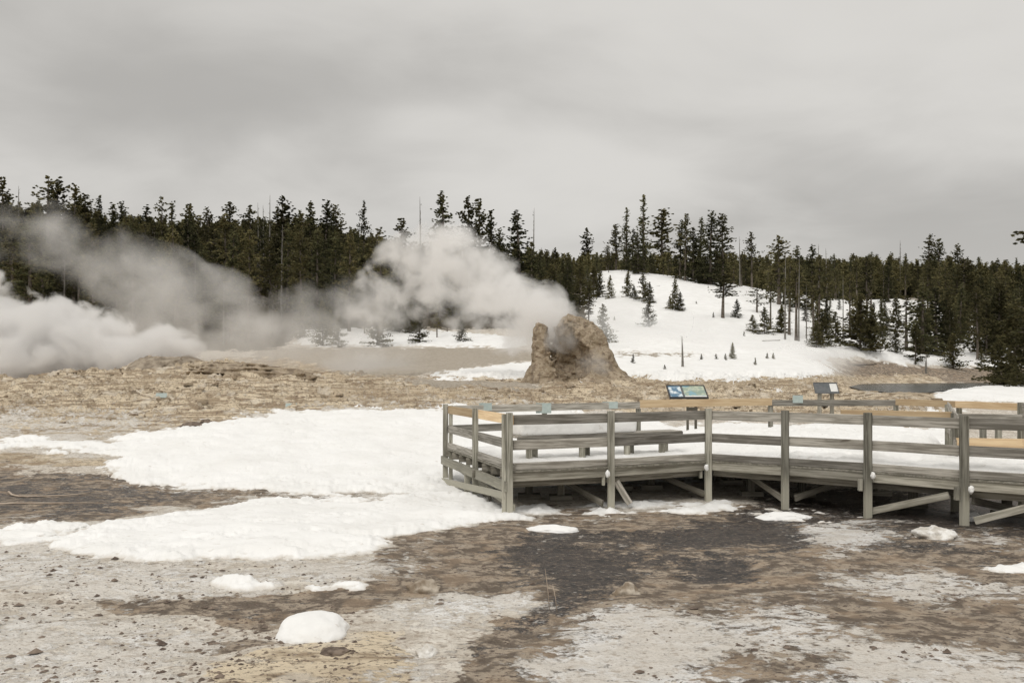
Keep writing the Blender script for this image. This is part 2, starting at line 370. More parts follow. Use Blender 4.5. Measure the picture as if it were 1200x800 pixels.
SN = [
 [(-200,515),(0,515),(120,513),(240,500),(290,487),(400,481),(520,475),(640,478),(800,500),(800,540),(640,556),(600,570),(440,574),(330,578),(250,574),(170,566),(135,557),(125,546),(165,532),(120,527),(0,528),(-200,528)],
 [(75,640),(70,628),(100,620),(170,606),(220,602),(250,592),(330,590),(440,586),(500,575),(530,566),(600,592),(660,598),(720,592),(780,586),(830,583),(872,588),(876,596),(830,600),(770,598),(700,604),(640,602),(600,604),(560,612),(500,622),(470,628),(445,645),(400,655),(330,659),(240,656),(130,657)],
 [(0,622),(40,612),(85,606),(92,618),(60,628),(0,634),(-60,634)],
 [(230,672),(310,674),(320,690),(280,692),(240,680)], [(345,684),(400,676),(438,682),(436,690),(380,692)],
 [(884,602),(905,594),(930,592),(958,600),(950,606),(910,608)], [(985,606),(1010,600),(1035,606),(1020,612)],
 [(1060,624),(1085,618),(1110,628),(1080,633)], [(1165,664),(1200,659),(1260,664),(1260,674),(1185,672)],
 [(520,500),(900,496),(1120,500),(1120,520),(900,552),(800,566),(720,570),(640,574),(560,570)],
 [(-200,700),(-200,640),(-40,640),(-60,700)],
 # beyond the cone
 [(478,442),(540,434),(600,425),(640,420),(640,443),(560,445)],
 [(345,406),(352,386),(460,386),(560,392),(620,396),(620,408),(560,406),(430,405)],
 [(700,446),(640,442),(690,400),(690,322),(720,312),(790,312),(850,318),(910,326),(960,340),(1040,350),(1110,356),(1140,366),(1150,400),(1200,400),(1260,400),(1260,428),(1150,430),(1060,428),(1000,416),(955,420),(985,436),(960,441),(900,443),(830,446),(760,448)],
 [(1080,470),(1110,458),(1150,452),(1260,450),(1400,450),(1400,474),(1200,474),(1140,470)],
 [(1020,478),(1060,474),(1130,480),(1130,486),(1060,486)], [(870,456),(905,452),(925,456),(900,459)], [(1000,452),(1020,456),(1030,464),(1010,462)],
]
SNM = [[(600,444),(770,447),(790,449),(790,478),(600,470)], [(690,413),(760,412),(860,415),(920,420),(860,419),(760,418),(690,419)],
       [(150,581),(230,578),(440,578),(440,586),(330,590),(200,594)], [(40,640),(60,660),(0,660)]]
snowA = layer(SN, SNM, 2.0, 1.6)
snowB = .35*g1(g1(snowA, 5.0, 0), 2.6, 1) + .65*g1(g1(snowA, 22.0, 0), 7.5, 1)*(gv > 475) + .65*g1(g1(snowA, 10.0, 0), 4.0, 1)*(gv <= 475)
darkA = layer([[(592,650),(600,636),(640,622),(700,618),(780,620),(840,606),(900,605),(940,612),(940,640),(900,648),(830,640),(770,648),(745,668),(735,695),(690,712),(640,722),(645,700),(650,680),(610,668)],
               [(770,655),(850,650),(890,662),(870,690),(800,690)], [(860,603),(1200,625),(1260,640),(1260,575),(900,570)]],  # last outline paints the shade under the right deck into the ground colour
              [[(700,632),(745,628),(770,636),(730,648),(695,644)]], 12, 6, soft=[([(640,700),(710,695),(680,728),(600,752),(560,775),(530,830),(490,830),(530,765),(590,728)], .62), ([(560,640),(600,632),(620,700),(560,690)],.4), ([(1120,640),(1260,650),(1260,690),(1150,668)],.45), ([(700,800),(860,770),(900,900),(700,900)],.35), ([(90,705),(260,696),(400,694),(380,722),(240,722)],.4), ([(940,630),(1000,612),(1180,640),(1180,660),(1000,650)], .7), ([(0,552),(150,562),(300,580),(200,592),(90,606),(0,620),(-200,620),(-200,552)], .55)])
mudA = layer([[(975,425),(1000,420),(1100,432),(1260,430),(1260,450),(1000,450)],[(-200,550),(0,550),(130,558),(300,577),(440,576),(440,586),(330,590),(200,596),(100,606),(0,622),(-200,630)],
              [(90,700),(180,690),(260,694),(400,690),(500,684),(460,715),(380,730),(310,735),(240,728),(130,716)],
              [(420,668),(480,632),(560,612),(640,600),(880,595),(1260,615),(1260,900),(500,900),(520,800),(560,740),(640,712),(520,705),(440,700),(430,685)],
              [(200,765),(250,748),(320,742),(300,756),(250,770)], [(0,545),(-200,545),(-200,530),(0,532),(160,534),(120,547)],
              [(100,665),(200,660),(260,662),(200,670),(130,672)]], (), 10, 4)
tanA = layer([[(-200,418),(340,420),(420,440),(1000,440),(1110,440),(1110,500),(600,478),(420,480),(330,482),(240,500),(130,512),(-200,516)],
              [(0,545),(-200,545),(-200,530),(0,532),(160,534),(120,547)],
              [(230,800),(300,760),(390,745),(460,740),(480,770),(520,900),(200,900)]], [[(430,442),(640,449),(640,456),(500,452)]], 6, 3)
greyA = layer([[(300,408),(620,408),(640,420),(560,430),(478,440),(300,442)],[(440,441),(620,447),(640,456),(500,454)],[(680,411),(880,411),(960,420),(860,421),(680,421)]], (), 4, 2)
frostA = layer([[(940,640),(930,615),(960,608),(1040,612),(1060,640),(980,650)]], (), 16, 7, soft=[
  ([(600,900),(600,760),(640,740),(720,705),(800,700),(850,730),(860,780),(840,900)], .75),
  ([(870,760),(860,720),(900,695),(960,710),(1010,730),(970,750),(940,765)], .7),
  ([(950,690),(940,665),(1100,668),(1200,680),(1260,720),(1160,705),(1040,700)], .66),
  ([(950,900),(960,750),(1100,755),(1260,780),(1260,900)], .7), ([(880,790),(1000,770),(1000,900),(880,900)],.5),
  ([(440,715),(500,700),(650,694),(640,712),(560,728),(520,742),(470,738)], .82),
  ([(400,800),(500,745),(540,775),(500,900),(400,900)], .45),
  ([(400,660),(440,655),(520,645),(500,665),(420,680)], .6),
  ([(-200,632),(0,632),(80,640),(130,658),(300,662),(420,658),(410,690),(250,694),(120,700),(0,690),(-200,700)], .66),
  ([(-200,700),(90,712),(230,735),(300,748),(200,790),(0,800),(-200,900)], .55),
  ([(0,900),(0,790),(230,790),(240,900)], .62), ([(-200,470),(150,478),(260,500),(120,513),(-200,516)], .55),
  ([(240,486),(330,476),(520,468),(640,466),(640,480),(400,482)], .62), ([(1060,615),(1150,612),(1260,650),(1200,655)],.6),
  ([(560,600),(640,596),(820,598),(880,604),(700,612)], .0)])
frostA = np.maximum(frostA, .85*g1(g1(snowA*(gv > 470), 20, 0), 9, 1))
litterA = layer([[(-200,100),(700,100),(700,386),(350,386),(340,405),(300,412),(-200,412)], [(690,100),(1400,100),(1400,330),(1000,330),(850,315),(700,305)], [(1400,330),(1130,330),(1120,370),(1160,400),(1400,400)],
                 [(900,385),(960,395),(1010,405),(960,412)]], (), 6, 4, soft=[([(1000,330),(1140,330),(1140,400),(1000,400)], .42), ([(900,340),(1000,345),(1000,400),(930,395)], .40)])

def uv_of(X, Y, z):
    Yc = np.maximum(Y, 4.0); return CU + F*X/Yc, HZ - F*(z-CH)/Yc
def full_h(X, Y):
    X = np.asarray(X, float); Y = np.asarray(Y, float)
    z = base_h(X, Y); u, v = uv_of(X, Y, z)
    tn = rsamp(tanA, u, v); dk = rsamp(darkA, u, v); md = rsamp(mudA, u, v)
    far = sst(40, 110, Y)
    z = z + (fbm(X*.35, Y*.35, o=4, s=3)-.5)*.14*(1-far)*sst(3,6,Y)
    z = z + (fbm(X*2.1, Y*2.1, o=4, s=9)-.5)*.06*(1-far)
    st = fbm(X*.55, Y*1.1, o=5, s=21, g=.6)
    z = z + tn*sst(26, 34, Y)*(1-sst(60,80,Y))*((st-.5)*1.25 + .16*(1-2*np.abs(((st*9) % 1)-.5)))
    z = z - dk*.03 + far*(fbm(X*.06, Y*.06, o=4, s=5)-.5)*2.2
    rv = sst(975, 1010, u)*sst(33, 37, Y)*(1-sst(94, 101, Y))
    return z*(1-rv) + rv*base_h(X, Y)
def snow_amt(X, Y, z):
    u, v = uv_of(X, Y, z)
    w = 6*sst(8, 60, Y)+2
    nf = 1-sst(26, 45, Y)*.6
    u2 = u + (fbm(X*.9, Y*.9, o=4, s=41)-.5)*50*nf; v2 = v + (fbm(X*.8+50, Y*.9, o=4, s=43)-.5)*18*nf
    s = rsamp(snowB, u2, v2)
    s = s - 1.2*np.exp(-(((X-3.8)/4.6)**2 + ((Y-45)/3.2)**2)**2)
    return s + (fbm(X*1.6, Y*2.0, o=5, s=31, g=.65)-.5)*(1.15-.45*sst(60,100,Y)) + (fbm(X*6.5, Y*7.5, o=3, s=37, g=.6)-.5)*.30*(1-sst(30,60,Y))
def snow_top(X, Y, z):
    s = snow_amt(X, Y, z); far = sst(50, 120, Y)
    th = .07 + .25*far
    t = np.clip((s-.44)/(.46-.16*far), -1, 1)
    lump = (fbm(X*.9, Y*1.2, o=4, s=61)-.35)*.15*np.clip(t, 0, 1)
    t = np.where(t > 0, t, t)
    return z + np.where(t > 0, th*1.15*np.clip(t,0,1)**1.2, t*.35) + lump, t
def ground_at(x, y): 
    return float(full_h(np.array([x]), np.array([y]))[0])
def surf_at(x, y):
    z = full_h(np.array([x]), np.array([y])); s, t = snow_top(np.array([x]), np.array([y]), z); return float(max(z[0], s[0]))
_Yr = np.concatenate([np.arange(8, 60, .1), np.arange(60, 330, .4)])
def hit(u, v, y0=8, y1=400):
    X = (u-CU)/F*_Yr; zz = base_h(X, _Yr); vv = HZ - F*(zz-CH)/_Yr
    ok = (vv <= v) & (_Yr >= y0) & (_Yr <= y1)
    return float(_Yr[ok][0]) if ok.any() else float(y1)

rows = np.concatenate([np.array([-60,-40,-25,-15,-8,-3,0,2,4,5.5]), CH*F/np.arange(400.0, 108.0, -1.0)])
y = rows[-1]
add = []
while y < 62: y *= 1.0055; add.append(y)
while y < 330: y *= 1.0075; add.append(y)
while y < 2500: y *= 1.06; add.append(y)
rows = np.concatenate([rows, add])
tc = np.linspace(-.68, .68, 860); ex = .68*1.12**np.arange(1, 26)
tc = np.concatenate([-ex[::-1], tc, ex])
W = np.maximum(rows, 6.5)
GX = tc[None, :]*W[:, None]; GY = np.repeat(rows[:, None], len(tc), 1)
# keep far-out flanks bounded
GZ = full_h(GX, GY)
nr, nc = GX.shape
ii = np.arange(nr*nc).reshape(nr, nc)
Q = np.stack([ii[:-1,:-1], ii[:-1,1:], ii[1:,1:], ii[1:,:-1]], -1).reshape(-1, 4)
V = np.stack([GX, GY, GZ], -1).reshape(-1, 3)
me = np_mesh('ground', V, Q, M['ground'])
u, v = uv_of(GX, GY, GZ); u = u.ravel(); v = v.ravel()
nf = 1-sst(26, 45, GY).ravel()*.7
u2 = u + (fbm(GX*1.1, GY*1.3, o=5, s=71, g=.6).ravel()-.5)*85*nf; v2 = v + (fbm(GX*1.1+9, GY*1.3, o=5, s=73, g=.6).ravel()-.5)*34*nf
for nm, ls in (('m1', (darkA, mudA, tanA)), ('m2', (frostA, litterA, greyA))):
    at = me.attributes.new(nm, 'FLOAT_COLOR', 'POINT'); a = np.ones((len(u), 4), np.float32)
    for i, A in enumerate(ls): a[:, i] = rsamp(A, u2, v2)
    at.data.foreach_set('color', a.ravel())
tag(link('ground', me), kind='structure')
ST, tt = snow_top(GX, GY, GZ)
keep = (tt > -.45).reshape(-1); kq = keep[Q].any(1) & (GY.reshape(-1)[Q].max(1) < 330) & (GY.reshape(-1)[Q].min(1) > 3)
Qs = Q[kq]; used = np.unique(Qs); remap = -np.ones(nr*nc, int); remap[used] = np.arange(len(used))
Vs = V.copy(); Vs[:, 2] = ST.reshape(-1)
me = np_mesh('snow_cover', Vs[used], remap[Qs], M['snow'])
at = me.attributes.new('thin', 'FLOAT', 'POINT'); at.data.foreach_set('value', np.clip(1-tt.reshape(-1)[used]/.55, 0, 1).astype(np.float32))
tag(link('snow_cover', me), 'white snow lying in patches over the thermal ground and the far hillside', 'snow', kind='stuff')
# river water
WZ = 1.8
vs = [pt(995,62,WZ), pt(1012,45.5,WZ), pt(1035,42,WZ), pt(1060,36.5,WZ), pt(1085,40.2,WZ), pt(1112,46.5,WZ), pt(1150,51.5,WZ), pt(1900,53,WZ), pt(1900,104,WZ), pt(990,104,WZ)]
tag(mesh_obj('river', vs, [tuple(range(len(vs)))], M['water']), kind='structure')

# ---------------------------------------------------------------- geyser cone
def ell(X, Y, Z, c, r):
    k = np.sqrt(((X-c[0])/r[0])**2 + ((Y-c[1])/r[1])**2 + ((Z-c[2])/r[2])**2); return (k-1)*min(r)
def smin(a, b, k): h = np.clip(.5+.5*(b-a)/k, 0, 1); return b+(a-b)*h - k*h*(1-h)
def smax(a, b, k): return -smin(-a, -b, k)
def coneshape(X, Y, Z):
    # tall pillar at the left of the vent
    t = np.clip(Z/3.35, 0, 1); r = .46 + .07*np.sin(t*6) + 1.0*np.clip(.42-t, 0, 1)**1.25*2.0
    px = -2.17 + .04*t
    pil = np.sqrt((X-px)**2 + (Y-.1)**2) - r
    pil = smax(pil, Z-3.35-.12*np.sin(X*5), .18)
    dome = ell(X, Y, Z, (-.35,.35,1.25), (1.62,1.6,2.55))
    sh = ell(X, Y, Z, (.62,.3,1.1), (1.2,1.4,2.0))
    apr = np.sqrt((X-.55)**2 + (Y-.1)**2) - (3.55 - 2.15*np.clip(Z,0,4)**.62)
    apr = smax(apr, Z-1.9, .3)
    apr = smax(apr, -ell(X, Y, Z, (-1.45,-.9,1.7), (.62,2.4,1.15)), .25)
    d = smin(dome, sh, .5); d = smin(d, apr*.45, .35)
    cav = ell(X, Y, Z, (-.50,-1.35,1.28), (1.06,2.0,1.15))
    cav2 = ell(X, Y, Z, (-.75,-.5,1.7), (.7,.9,1.2))
    gap = ell(X, Y, Z, (-1.50,-.4,2.9), (.32,2.4,1.35))
    d = smax(d, -cav, .15); d = smax(d, -cav2, .12); d = smax(d, -gap, .15)
    top = ell(X, Y, Z, (-.9,-.9,3.0), (.5,1.0,.7)); d = smax(d, -top, .2)
    d = smin(d, pil, .16)
    d = d + (fbm(X*1.1+3, Y*1.1, Z*1.4, 4, 11)-.5)*.42 + (fbm(X*3.4, Y*3.4, Z*4.6, 4, 12, .6)-.5)*.27
    d = smax(d, -(Z+.5), .05)
    return d
V_, Q_ = surface_nets(coneshape, (-4.3,-4.0,-.8), (4.3,4.2,4.3), .05)
cx, cy = pt(680, 46)[:2]
zc = pz(46, 450.5)-.12
tag(link('geyser_cone', np_mesh('geyser_cone', V_, Q_, M['geyserite']), None, (cx, cy, zc)), 'tan broken geyser cone with a tall left pillar and a dark steaming vent', 'geyser cone')
def mound(X, Y, Z):
    r = np.sqrt(X**2+(Y*.8)**2)
    h = 1.35*np.clip(1.2-(r/2.15)**1.6, -1, 1.05) - 1.4*np.exp(-(r/.9)**2)*.55
    d = (Z-h)*.6 + (fbm(X*1.2+5, Y*1.2, Z*2.5, 4, 14)-.5)*.35 + (fbm(X*4, Y*4, Z*6, 3, 15)-.5)*.14
    return smax(d, -(Z+.6), .05)
V_, Q_ = surface_nets(mound, (-3,-3.4,-.9), (3,3.4,1.9), .05)
tag(link('geyser_mound', np_mesh('geyser_mound', V_, Q_, M['greycone']), None, pt(197, 46, pz(46,434)-.30)), 'low brown crater mound on the left with white steam pouring off its rim', 'geyser mound')
def ledge(X, Y, Z):
    st = np.abs((Z*4.5+fbm(X*.6,Y*.6,None,2,18)*1.5) % 1 - .5)*.14
    d = ell(X, Y, Z, (-.4,0,.1), (2.6,1.5,.62))*1.0
    d = smin(d, ell(X, Y, Z, (1.6,-.2,-.05), (2.2,1.3,.5)), .2)
    d = d + st + (fbm(X*1.4, Y*1.4, Z*3, 4, 19)-.5)*.42 - .05
    return smax(d, -(Z+.5), .05)
V_, Q_ = surface_nets(ledge, (-3.5,-2.2,-.7), (4.3,2.2,1.2), .05)
tag(link('rock_ledge', np_mesh('rock_ledge', V_, Q_, M['geyserite']), None, pt(285, 43, pz(43,438)-.16)), 'low layered brown sinter ledge just right of the left crater mound', 'rock')

# ---------------------------------------------------------------- viewing platform
PF = empty('viewing_platform', pt(830, 18, 0))
tag(PF, 'grey weathered timber viewing platform and boardwalk with railings and snow covered deck', 'boardwalk')
def B(name, p0, p1, h, t, m, **k): return board(name, p0, p1, h, t, M[m], PF, **k)
FR = [(597,16),(716,16.8),(830,18),(920,17),(1017,16),(1130,14.8),(1262,13.8),(1420,12.7)]
FRp = [Vector(pt(a,b)) for a, b in FR]
LS = [Vector(pt(522,21)), Vector(pt(557,18.4)), FRp[0]]
BK = [LS[0], Vector(pt(638,22.6)), Vector(pt(748,24.3)), Vector(pt(903,26.2)), Vector(pt(1050,26.2))]
IN = [Vector(pt(1119,16.9)), Vector(pt(1198,16.6)), Vector(pt(1300,15.6)), Vector(pt(1450,14.6))]
def inward(a, b, c=Vector((3.5,20,0))):
    d = (b-a).normalized(); nrm = Vector((-d.y, d.x, 0))
    return nrm if nrm.dot(c-(a+b)/2) > 0 else -nrm
def zz(p, z): return (p.x, p.y, z)
def run(pts, parts, side=.066, centre=Vector((3.5,20,0)), trim=.0):
    for i in range(len(pts)-1):
        a, b = pts[i], pts[i+1]; nr_ = inward(a, b, centre)*side; d = (b-a).normalized()
        for nm, zc_, h, t, m, so in parts:
            mm = m[i] if isinstance(m, list) else m
            if mm is None: continue
            e = .004*(i % 2)
            pa, pb = a+nr_*(so)+d*trim, b+nr_*(so)-d*trim
            B(nm, zz(pa, zc_+e), zz(pb, zc_+e), h, t, mm)
front = [('rail',1.765,.19,.038,'wood',1), ('rail',1.29,.185,.038,'wood',1), ('kerb',.882,.135,.09,'wood',1.2), ('fascia',.69,.175,.04,'fascia',1)]
run(FRp, front, trim=.004)
left = [('rail',1.765,.19,.038,'new',1), ('rail',1.29,.185,.038,'wood',1), ('kerb',.882,.135,.09,'wood',1.2)]
run(LS, left, trim=.004)
run([LS[0], LS[2]], [('beam',.53,.2,.05,'post',-1.2)], trim=-.05)
B('brace', zz(LS[0]-inward(LS[0],LS[2])*.09, .02), zz(LS[2]-inward(LS[0],LS[2])*.09, .36), .14, .045, 'post')
B('brace', zz(LS[0]-inward(LS[0],LS[2])*-.09, .5), zz(LS[2]-inward(LS[0],LS[2])*-.09, .12), .13, .045, 'post')
run(BK[:2], [('rail',1.765,.19,.038,'wood',1), ('rail',1.29,.185,.038,'wood',1)], trim=.004)
run(BK[1:3], [('rail',1.765,.19,.038,'wood',1)], trim=.004)
run(BK[2:4], [('rail',1.80,.22,.04,'new',1)], trim=.004)
run(BK[3:5], [('rail',1.765,.19,.038,'wood',1)], trim=.004)
def postz(p, top, m='post', w=.125, d=.10, nm='post', bot=None):
    g = ground_at(p.x, p.y) - .12 if bot is None else bot
    # orientation: long face to the camera side run
    B(nm, (p.x, p.y, g), (p.x, p.y, top), w, d, m, up=(1,.15,0))
for i, p in enumerate(FRp): postz(p, 1.905, w=.13 if i else .12)
postz(FRp[0]+Vector((-.105,.02,0)), 1.88, w=.07)
postz(LS[0], 1.90); postz(LS[0]+Vector((.14,-.12,0)), 1.87, w=.09); postz(LS[1], 1.90)
postz(LS[1]+Vector((-.2,.5,0)), .62)
for p in BK[1:]: postz(p, 1.66 if p is BK[2] else 1.86)
for i, p in enumerate(IN): postz(p, 1.86)
# the inner railing by the walkway at the right, and the railings of the walk beyond
cI = Vector((14,10,0))
run(IN, [('rail',1.765,.17,.038,'wood',1)], centre=cI, trim=.004)
run(IN, [('rail',1.27,.21,.045,'new',1)], centre=cI, trim=.004)
P_ = lambda u, Y, z: pt(u, Y, z)
B('rail', P_(1122,15.5,1.80), P_(1111,21.8,1.84), .17, .04, 'wood')
B('rail', P_(1120,16.0,1.30), P_(1111,21.5,1.30), .18, .04, 'wood')
B('rail', P_(985,17.75,1.82), P_(1115,17.1,1.80), .15, .10, 'new')
B('rail', P_(1050,26.0,1.80), P_(1120,24.2,1.79), .19, .045, 'new')
B('rail', P_(1120,24.1,1.79), P_(1194,22.4,1.78), .19, .045, 'new')
B('rail', P_(1198,22.2,1.78), P_(1290,20.6,1.78), .19, .045, 'wood')
for uu, YY, tp in ((1196,22.3,1.9),(1124,24.2,1.72),(1152,20.4,1.45),(1170,20.2,1.45),(1111,21.9,1.86)): postz(Vector(pt(uu,YY)), tp)
# deck, joists, beams
deck = [LS[0], FRp[0]]+FRp[1:]+[IN[3],IN[2],IN[1],IN[0],Vector(pt(1111,21.8)),BK[4],BK[3],BK[2],BK[1]]
cen = sum(deck, Vector())/len(deck)
dv = [(p.x-(p-cen).normalized().x*.04, p.y-(p-cen).normalized().y*.04) for p in deck]
k = len(dv)
loc0 = PF.location
Vd = [(x-loc0.x, y_-loc0.y, .775) for x, y_ in dv]+[(x-loc0.x, y_-loc0.y, .812) for x, y_ in dv]
Fd = [tuple(range(k-1,-1,-1)), tuple(range(k,2*k))]+[(i,(i+1)%k,(i+1)%k+k,i+k) for i in range(k)]
dk_ = mesh_obj('deck', Vd, Fd, M['fascia'], PF)
def inside(x, y_, ps):
    r = False
    for i in range(len(ps)):
        (x0,y0),(x1,y1) = ps[i], ps[(i+1)%len(ps)]
        if (y0 > y_) != (y1 > y_) and x < (x1-x0)*(y_-y0)/(y1-y0)+x0: r = not r
    return r
def edge_dist(X, Y, ps):
    d = np.full(X.shape, 1e9)
    for i in range(len(ps)):
        (x0,y0),(x1,y1) = ps[i], ps[(i+1)%len(ps)]; L2 = (x1-x0)**2+(y1-y0)**2
        t = np.clip(((X-x0)*(x1-x0)+(Y-y0)*(y1-y0))/L2, 0, 1); d = np.minimum(d, np.hypot(X-x0-t*(x1-x0), Y-y0-t*(y1-y0)))
    return d
def span_at(Y):
    xs = []
    for i in range(k):
        (x0,y0),(x1,y1) = dv[i], dv[(i+1)%k]
        if (y0 > Y) != (y1 > Y): xs.append((x1-x0)*(Y-y0)/(y1-y0)+x0)
    return min(xs), max(xs)
for Y in np.arange(16.55, 25.6, .62):
    a, b = span_at(Y); ed = -.05 if Y < 21 else .1
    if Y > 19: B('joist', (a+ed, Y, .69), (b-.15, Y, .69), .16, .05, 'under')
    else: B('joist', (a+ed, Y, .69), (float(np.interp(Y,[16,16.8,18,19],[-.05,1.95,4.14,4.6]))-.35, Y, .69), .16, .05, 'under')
# inner support posts with footings, cross beams and braces
for uu, dY in ((620,2.2),(657,1.7),(728,2.6),(763,2.4),(857,3.2),(880,1.6),(940,2.2),(1070,1.9),(1030,3.6),(1180,2.0),(1215,3.2)):
    YY = np.interp(uu, [a for a, _ in FR], [b for _, b in FR]) + dY
    x, y_, _ = pt(uu, YY); g = ground_at(x, y_)
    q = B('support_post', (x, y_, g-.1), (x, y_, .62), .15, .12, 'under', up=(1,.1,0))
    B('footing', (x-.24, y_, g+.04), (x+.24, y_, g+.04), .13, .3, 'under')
for i in range(len(FRp)-1):
    a, b = FRp[i], FRp[i+1]; nr_ = inward(a, b)
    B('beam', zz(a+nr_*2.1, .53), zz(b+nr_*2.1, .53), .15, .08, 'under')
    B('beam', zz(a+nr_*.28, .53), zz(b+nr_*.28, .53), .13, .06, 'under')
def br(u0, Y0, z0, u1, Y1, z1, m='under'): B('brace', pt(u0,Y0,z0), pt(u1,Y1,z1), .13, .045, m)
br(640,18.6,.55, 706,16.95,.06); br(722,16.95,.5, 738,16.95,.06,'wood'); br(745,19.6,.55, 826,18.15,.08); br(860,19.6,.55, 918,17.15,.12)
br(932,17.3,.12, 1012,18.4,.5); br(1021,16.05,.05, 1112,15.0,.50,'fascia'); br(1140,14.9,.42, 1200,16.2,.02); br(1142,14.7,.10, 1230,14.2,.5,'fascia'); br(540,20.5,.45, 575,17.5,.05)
for uu, YY in ((716,16.8),(830,18),(1017,16),(1130,14.8)):
    B('cleat', pt(uu-9,YY+.05,.44), pt(uu-9,YY+.05,.66), .06, .1, 'post', up=(1,0,0))

# snow on the deck
N_ = 240
xs = np.linspace(min(p[0] for p in dv), max(p[0] for p in dv), N_*2); ys = np.linspace(min(p[1] for p in dv), max(p[1] for p in dv), N_)
SX, SY = np.meshgrid(xs, ys, indexing='ij')
ins = np.zeros(SX.shape, bool)
for i in range(k):
    (x0,y0),(x1,y1) = dv[i], dv[(i+1)%k]
    if y0 == y1: continue
    c_ = (y0 > SY) != (y1 > SY); ins ^= c_ & (SX < (x1-x0)*(SY-y0)/(y1-y0)+x0)
ed = edge_dist(SX, SY, dv)*np.where(ins, 1, -1)
thk = .07 + .17*sst(4.2,6.0,SX+.35*(SY-18)*(SX>3)) + (.05+.08*sst(4,6,SX))*(fbm(SX*.5, SY*.5, o=3, s=81)-.5)*2 + (.07+.06*sst(4,6,SX))*(fbm(SX*2.2, SY*1.6, o=5, s=82, g=.6)-.5)*2 + .05*sst(5,9,SX)
prof = np.sqrt(np.clip((ed-.13)/.30, 0, 1))
SZ = .80 + thk*prof
ii = np.arange(SX.size).reshape(SX.shape)
Qd = np.stack([ii[:-1,:-1], ii[1:,:-1], ii[1:,1:], ii[:-1,1:]], -1).reshape(-1,4)
Qd = Qd[(ed.reshape(-1)[Qd] > .12).all(1)]
us_ = np.unique(Qd); rm = -np.ones(SX.size, int); rm[us_] = np.arange(len(us_))
me = np_mesh('deck_snow', np.stack([SX,SY,SZ],-1).reshape(-1,3)[us_], rm[Qd], M['snow'])
tag(link('deck_snow', me), 'thick uneven blanket of snow covering the platform deck', 'snow', kind='stuff')

# bench with snow
b0 = Vector(pt(603,17.6,0)); b1 = Vector(pt(796,19.45,0)); bd = (b1-b0).normalized(); bn = Vector((-bd.y, bd.x, 0))
BE = empty('bench', b0); tag(BE, 'long low timber bench on the platform, carrying a slab of snow', 'bench')
for j, off in enumerate((0, .24)):
    p0 = b0+bn*off; p1 = b1+bn*off
    board('seat_plank', zz(p0,1.335), zz(p1,1.335), .045, .22, M['wood'], BE)
board('seat_edge', zz(b0-bn*.125,1.29), zz(b1-bn*.125,1.29), .10, .03, M['wood'], BE)
for uu in (624, 683, 736, 779):
    f = (uu-603)/193.0; p = b0 + (b1-b0)*f
    board('leg', zz(p-bd*.12, .8), zz(p-bd*.12, 1.305), .13, .09, M['post'], BE, up=(1,0,0))
    board('leg', zz(p+bd*.12+bn*.2, .8), zz(p+bd*.12+bn*.2, 1.305), .13, .09, M['post'], BE, up=(1,0,0))
def slab(X, Y, Z):
    L = 1.35
    q = np.maximum(np.abs(X)-L, 0); dx = np.sqrt(q**2+np.maximum(np.abs(Y)-.17,0)**2+np.maximum(np.abs(Z-.12)-.05,0)**2)-.10
    return dx + (fbm(X*1.5, Y*3, Z*3, 3, 91)-.5)*.09
V_, Q_ = surface_nets(slab, (-2.3,-.45,-.2), (2.3,.45,.5), .03)
V_[:,2] = np.where(V_[:,2] < 0.01, V_[:,2]*.2, V_[:,2]*1.15)
pc = b0 + bd*1.52 + bn*.11
o = link('snow_slab', np_mesh('snow_slab', V_, Q_, M['snow']), None, (pc.x, pc.y, 1.362)); o.rotation_euler = (0,0,math.atan2(bd.y, bd.x))
tag(o, 'thick slab of snow resting along the top of the bench', 'snow')

# little snow clumps stuck on the post bolts
for (uu, YY, v_), lb in zip(((712,16.6,552),(828,17.8,545),(1023,15.85,554),(1138,14.6,570)),
    ('small snow clump stuck beside the second front post from the platform corner','small snow clump at the front post where the railing bends','small snow clump on the front post left of the rightmost post','small snow clump at deck level on the rightmost front post')):
    o = blob('snow_clump', pt(uu, YY, pz(YY, v_)-.05), (.045,.045,.07), M['snow'], int(uu), .4, 2, 3, False); tag(o, lb, 'snow clump', 'snow clumps on the posts')

